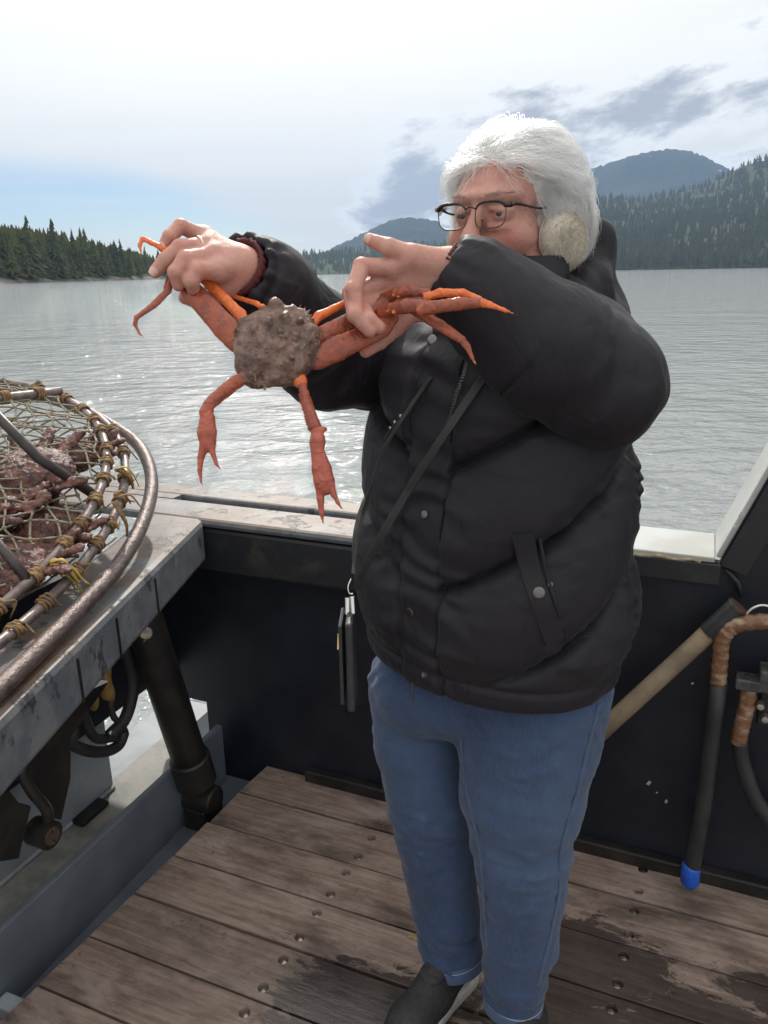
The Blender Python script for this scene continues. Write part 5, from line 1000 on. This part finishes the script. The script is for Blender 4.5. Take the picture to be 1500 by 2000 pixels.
def shoes():
    for heel, toe, top, lab in ((V(.158, 1.245, 0), V(-.012, 1.055, 0), PY(885, 1850, 1.205), 'black sneaker with white sole on her forward-turned right foot'), (V(.268, 1.12, 0), V(.165, .885, 0), PY(1001, 1938, 1.085), 'black sneaker with white sole on her left foot nearer the camera')):
        f = nrm(toe-heel); s = np.cross(V(0, 0, 1), f); G = empty('shoe', heel); G.parent = ME; G.matrix_parent_inverse = ME.matrix_world.inverted(); tag(G, lab)
        S = Sdf(np.minimum(heel, toe)-.1, np.maximum(heel, toe)+V(.1, .1, .22), .004); L = np.linalg.norm(toe-heel); q_ = lambda t, w, z: heel+f*(L*t)+s*w+V(0, 0, z)
        S.chain([q_(.13, 0, .055), q_(.45, 0, .048), q_(.75, .004, .042), q_(.88, .004, .038)], [.033, .037, .041, .034], .02); S.chain([q_(.16, 0, .085), top], [.036, .037], .02); S.chain([q_(.62, 0, .062), q_(.34, 0, .10)], [.022, .028], .02)
        S.cap(q_(-.5, 0, -.10), q_(1.5, 0, -.10), .108, .108, .004, sub=True); v, q, g = S.nets(); v = relax(v, q, 2); v[:, 2] = np.maximum(v[:, 2], .012); link('upper', mesh_from('upper', v, q), M['shoe'], G)
        ol = []
        for t, w in ((0, .02), (.02, .030), (.10, .037), (.25, .036), (.42, .036), (.6, .042), (.74, .047), (.86, .044), (.95, .032), (1.0, .014)): ol.append((t, w))
        ring = [q_(t*1.06-.03, w*.98, 0) for t, w in ol]+[q_(t*1.06-.03, -w*.92, 0) for t, w in ol[::-1]]; ring = spline(ring+[ring[0]], 4)[:-1]; c = np.mean(ring, 0)
        so = MB(); so.loft([c+(ring-c)*k+V(0, 0, z) for k, z in ((.96, .0015), (1.0, .005), (1.0, .018), (.985, .026), (.93, .028))]); so.build('sole', M['shoe_white'], G)
        tg_ = MB(); tg_.ball(q_(.46, 0, .098), V(.026, .026, .010), 12, 8); tg_.build('tongue', M['shoe'], G)
        for k in range(4):
            t = .50+.07*k; MB().tube(spline([q_(t, -.028, .082-.009*k), q_(t+.01, 0, .094-.010*k), q_(t+.02, .028, .082-.009*k)], 5), .0025, 6, flat=.5).build('lace', M['shoe'], G)
        st = MB(); st.tube(spline([q_(.10, -.037, .036), q_(.20, -.040, .062), q_(.27, -.039, .085)], 5), .004, 6, flat=.4); st.tube(spline([q_(.22, -.040, .036), q_(.29, -.040, .058), q_(.34, -.037, .08)], 5), .004, 6, flat=.4); st.build('side_stripe', M['shoe_white'], G)
shoes()
def bag():
    G = empty('phone_pouch', pd(684, 1270, 1.2)); tag(G, 'slim black pouch with silver clip hanging from a thin crossbody strap', 'pouch')
    c = pd(684, 1285, 1.20); ax = nrm(V(.05, .0, 1)); u = nrm(V(.55, -.83, 0)); w = np.cross(ax, u); a = nrm(V(-.45, -.89, 0)); b = np.cross(V(0, 0, 1), a)
    MB().box(c+V(.002, 0, 0), .075, .012, .150, nrm(V(-.02, -1, 0)), nrm(V(1, -.02, 0))).build('pouch_body', M['strap'], G, False, .004)
    MB().box(c+V(-.0115, 0, .004), .070, .006, .135, nrm(V(-.02, -1, 0)), nrm(V(1, -.02, 0))).build('pouch_flap', M['rubber'], G, False, .003)
    MB().tube([pd(679, 1168, 1.19), pd(679, 1200, 1.19)], .0048, 10).build('clip', M['silver'], G, auto=40); MB().tube([pd(688, 1165, 1.185), pd(690, 1198, 1.185)], .0042, 10).build('clip', M['silver'], G, auto=40)
    MB().tube(spline([pd(686, 1130, 1.19), pd(680, 1145, 1.19), pd(682, 1158, 1.19), pd(690, 1160, 1.19)], 5), .0012, 6).build('split_ring', M['silver'], G)
    MB().tube([pd(663, 1238, 1.19), pd(662, 1268, 1.19)], .0036, 8).build('clasp', M['gold'], G, auto=40)
    for pts in ([(958, 722), (935, 750), (880, 830), (835, 898), (795, 962), (745, 1048), (712, 1110), (698, 1150)], [(842, 735), (800, 796), (752, 872), (728, 945), (708, 1005), (696, 1060), (690, 1120)]):
        px = spline(np.array(pts, float), 6); hs = [hit(x, y, 1.19) for x, y in px]; d = np.array([(p-CC)@CF for p, n in hs]); m = len(d)
        d = np.array([d[max(0, i-6):i+7].min() for i in range(m)]); d = np.convolve(np.pad(d, 6, 'edge'), np.ones(13)/13, 'valid'); ps = np.array([P(x, y, k-.003) for (x, y), k in zip(px, d)]); nv = [nrm(CC-p) for p in ps]
        ribbon(ps[::3], nv[::3], .0115 if pts[0][0] > 900 else .006, .0022).build('strap', M['strap'], G, auto=40)
bag()
# ------------------------------------------------------------------ the crab held up
def held_crab():
    px = lambda n, d=.93: n*d/FPX
    S = Sdf(np.minimum(pd(250, 1035, .99), pd(250, 1035, .88))-V(.01, .06, .01), np.maximum(pd(1020, 455, .99), pd(1020, 455, .88))+V(.02, .06, .03), .00125); g = np.random.default_rng(2)
    vx, vy, vz = CR, CU, -CF; Mx = [vx, vy, vz]; tl = nrm(-CF*.96+CU*.2); ux = nrm(CR*.985+CU*.17); uy = np.cross(tl, ux); uy = nrm(uy); ux = nrm(np.cross(uy, tl)); Mc = [ux, uy, tl]
    c0 = pd(542, 656, .930); S.ell(c0, (.0500, .0400, .0195), Mc, .01, 0); S.ell(pd(524, 712, .930), (.0350, .0260, .0150), Mc, .010, 0); S.ell(pd(510, 738, .928), (.0180, .0120, .0110), Mc, .008, 0); S.ell(pd(552, 738, .930), (.0200, .0120, .0120), Mc, .008, 0); S.ell(pd(570, 690, .930), (.030, .030, .019), Mc, .014, 0); S.ell(pd(503, 690, .930), (.026, .030, .017), Mc, .014, 0)
    S.ell(pd(540, 675, .944), (.046, .046, .020), Mc, .01, 2)                                    # pale underside
    for (x, y, r) in ((530, 640, 14), (560, 632, 13), (515, 672, 11), (548, 690, 14), (578, 668, 12), (520, 708, 10), (556, 722, 9), (590, 640, 9), (500, 655, 9)): S.ell(pd(x, y, .930)+tl*.0128, (px(r)*.95, px(r), .0105), Mc, .006, 0)
    for i in range(85):
        a = g.random()*6.28; r = math.sqrt(g.random())*.97; x = c0+ux*.050*r*math.cos(a)+uy*(.046*r*math.sin(a)-.010); h = .021*math.sqrt(max(0, 1-r*r*.9)); s = g.uniform(.0008, .0017); S.ell(x+tl*(h-.0002), (s, s, s*1.1), Mc, .0022, 0)
    for i in range(34):                                                                           # rim teeth
        a = R(-200+250*i/33) ; x = c0+ux*.0505*math.cos(a)+uy*.043*math.sin(a)+tl*.001
        if i < 14 or i > 28: S.cap(x, x+(ux*math.cos(a)+uy*math.sin(a))*.004+tl*.001, .0017, .0006, .001, 0)
    for (x, y) in ((478, 748), (487, 752), (497, 751), (506, 755), (517, 757)): S.cap(pd(x, y-8, .922), pd(x-1+random.random()*3, y+5, .918), .0022, .0006, .0015, 0)
    S.ell(pd(506, 744, .914), (.005, .006, .004), Mx, .002, 0, sub=True); S.ell(pd(500, 742, .913), (.0032,)*3, Mx, .001, 0); S.ell(pd(513, 746, .913), (.0032,)*3, Mx, .001, 0)
    for (x, y, r) in ((482, 640, 19), (604, 648, 17), (590, 708, 22), (490, 738, 15), (540, 598, 12)): S.ell(pd(x, y, .932), (px(r), px(r), .013), Mc, .006, 0)
    for (x, y, r) in ((606, 632, 9), (612, 655, 10), (612, 680, 10), (604, 703, 12), (590, 722, 10), (480, 632, 9), (466, 655, 10), (512, 600, 7)): S.ell(pd(x, y, .938), (px(r), px(r), px(r)*.9), Mx, .004, 2)
    def limb(rows, tg, k=.0015, fs=1.7):
        for a, b in zip(rows[:-1], rows[1:]): S.cap(pd(*a[:3]), pd(*b[:3]), px(a[3], a[2]), px(b[3], b[2]), k, tg, flat=CF, fs=fs)
    def spines(a, b, side, n, tg, w0, w1):
        p, q = pd(*a), pd(*b); t_ = nrm(q-p); o = nrm(np.cross(t_, CF))*side
        for i in range(n):
            t = (i+.5)/n; e = p+(q-p)*t+o*(w0+(w1-w0)*t)*a[2]/FPX; S.cap(e, e+o*.0016+t_*.0012, .0011, .0006, .0008, tg)
    # legs gripped by the far hand
    limb([(462, 668, .935, 21), (440, 640, .94, 25), (382, 576, .952, 21), (352, 545, .958, 15)], 1, .0015, 2.2); spines((450, 655, .936), (385, 580, .95), -1, 16, 1, 23, 19)
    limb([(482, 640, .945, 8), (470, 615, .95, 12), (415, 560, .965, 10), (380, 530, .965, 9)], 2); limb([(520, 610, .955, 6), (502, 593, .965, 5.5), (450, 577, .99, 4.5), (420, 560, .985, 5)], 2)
    limb([(345, 525, .955, 7), (332, 540, .953, 7), (328, 562, .952, 9)], 1); limb([(328, 568, .951, 7.5), (300, 596, .948, 7), (268, 619, .945, 5)], 1); limb([(266, 620, .945, 5), (264, 634, .945, 4.2), (272, 650, .944, 2.6), (283, 661, .943, .7)], 1)
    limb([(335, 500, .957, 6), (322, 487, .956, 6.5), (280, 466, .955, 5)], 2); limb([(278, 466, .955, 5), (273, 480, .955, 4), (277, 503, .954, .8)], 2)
    # legs gripped by the near hand
    limb([(600, 708, .935, 12), (622, 700, .932, 22), (660, 680, .935, 25), (745, 642, .948, 19), (765, 622, .952, 14)], 1, .0015, 2.2); spines((620, 700, .932), (730, 650, .945), 1, 20, 1, 23, 20)
    spines((620, 700, .930), (730, 650, .943), -1, 20, 1, 18, 16)
    limb([(606, 672, .94, 11), (632, 653, .942, 18), (715, 610, .957, 16), (760, 585, .962, 12)], 1, .0015, 2.0); spines((632, 655, .938), (700, 618, .95), -1, 12, 1, 13, 12)
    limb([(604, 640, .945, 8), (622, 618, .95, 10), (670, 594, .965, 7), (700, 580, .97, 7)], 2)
    limb([(748, 612, .948, 13), (765, 603, .940, 12), (795, 598, .928, 15), (828, 596, .916, 12)], 1); limb([(822, 606, .914, 10), (840, 601, .910, 13.5), (900, 593, .900, 13), (943, 592, .893, 9)], 1); limb([(943, 592, .893, 9), (955, 595, .891, 7), (985, 605, .888, 4), (1011, 616, .886, .8)], 2)
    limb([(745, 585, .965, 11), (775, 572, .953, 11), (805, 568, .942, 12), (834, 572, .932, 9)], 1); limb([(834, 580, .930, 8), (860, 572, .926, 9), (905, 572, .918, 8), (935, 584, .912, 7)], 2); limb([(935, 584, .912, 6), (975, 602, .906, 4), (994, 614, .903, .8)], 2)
    limb([(800, 600, .948, 11), (822, 612, .940, 11), (860, 636, .928, 12), (902, 664, .918, 8.5)], 1); limb([(902, 664, .918, 8), (912, 676, .916, 7), (922, 698, .913, 4), (932, 717, .910, .8)], 1)
    for (x, y) in ((768, 577), (778, 580), (755, 608), (768, 611)): S.ell(pd(x, y, .934), (.0018,)*3, Mx, .001, 2)
    # claw arms hanging down
    limb([(488, 730, .928, 10), (462, 746, .922, 13), (440, 762, .918, 12.5), (412, 786, .914, 12)], 1, .002, 1.2); spines((462, 746, .92), (415, 784, .913), 1, 12, 1, 12, 11); spines((462, 746, .92), (415, 784, .913), -1, 12, 1, 12, 11)
    limb([(408, 792, .913, 12), (402, 806, .912, 13)], 1, .002, 1.2); limb([(405, 816, .911, 15), (404, 845, .910, 19), (406, 868, .910, 16)], 3, .002, 1.4); spines((394, 815, .911), (392, 868, .910), 1, 14, 3, 6, 6)
    limb([(397, 876, .910, 8.5), (392, 895, .910, 6.5), (390, 918, .909, 4.5), (392, 938, .909, 2.6), (397, 952, .908, .8)], 3, .002, 1.2); limb([(414, 874, .908, 7), (416, 886, .907, 5), (422, 904, .906, 3.4), (433, 921, .905, .8)], 3, .002, 1.2)
    limb([(575, 728, .930, 12), (586, 744, .926, 13), (592, 756, .923, 8)], 2, .003, 1.2); limb([(591, 756, .922, 8.5), (600, 790, .918, 9.5), (614, 832, .914, 13)], 1, .002, 1.15); spines((592, 765, .92), (611, 828, .914), -1, 12, 1, 9, 12); spines((592, 765, .92), (611, 828, .914), 1, 12, 1, 9, 12)
    limb([(606, 836, .914, 5), (634, 838, .914, 5)], 1, .003, 1.1); limb([(620, 846, .913, 12), (620, 862, .912, 15), (620, 880, .911, 13)], 3, .003, 1.2); limb([(622, 888, .910, 14), (628, 915, .909, 19), (633, 940, .908, 20), (634, 950, .908, 18)], 3, .002, 1.35); spines((612, 890, .910), (620, 948, .908), 1, 16, 3, 8, 12)
    limb([(625, 950, .908, 9), (626, 975, .907, 7), (628, 1000, .906, 5), (632, 1026, .906, .9)], 3, .002, 1.2); limb([(645, 946, .906, 9), (651, 964, .905, 6), (660, 982, .904, 3.6), (670, 996, .903, .9)], 3, .002, 1.2)
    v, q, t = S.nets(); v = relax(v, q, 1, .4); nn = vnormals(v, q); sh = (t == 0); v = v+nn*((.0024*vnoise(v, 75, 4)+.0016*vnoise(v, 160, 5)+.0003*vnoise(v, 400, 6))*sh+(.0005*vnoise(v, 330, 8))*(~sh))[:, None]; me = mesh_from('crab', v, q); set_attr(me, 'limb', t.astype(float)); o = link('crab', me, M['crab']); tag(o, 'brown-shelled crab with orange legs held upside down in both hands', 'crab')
held_crab()
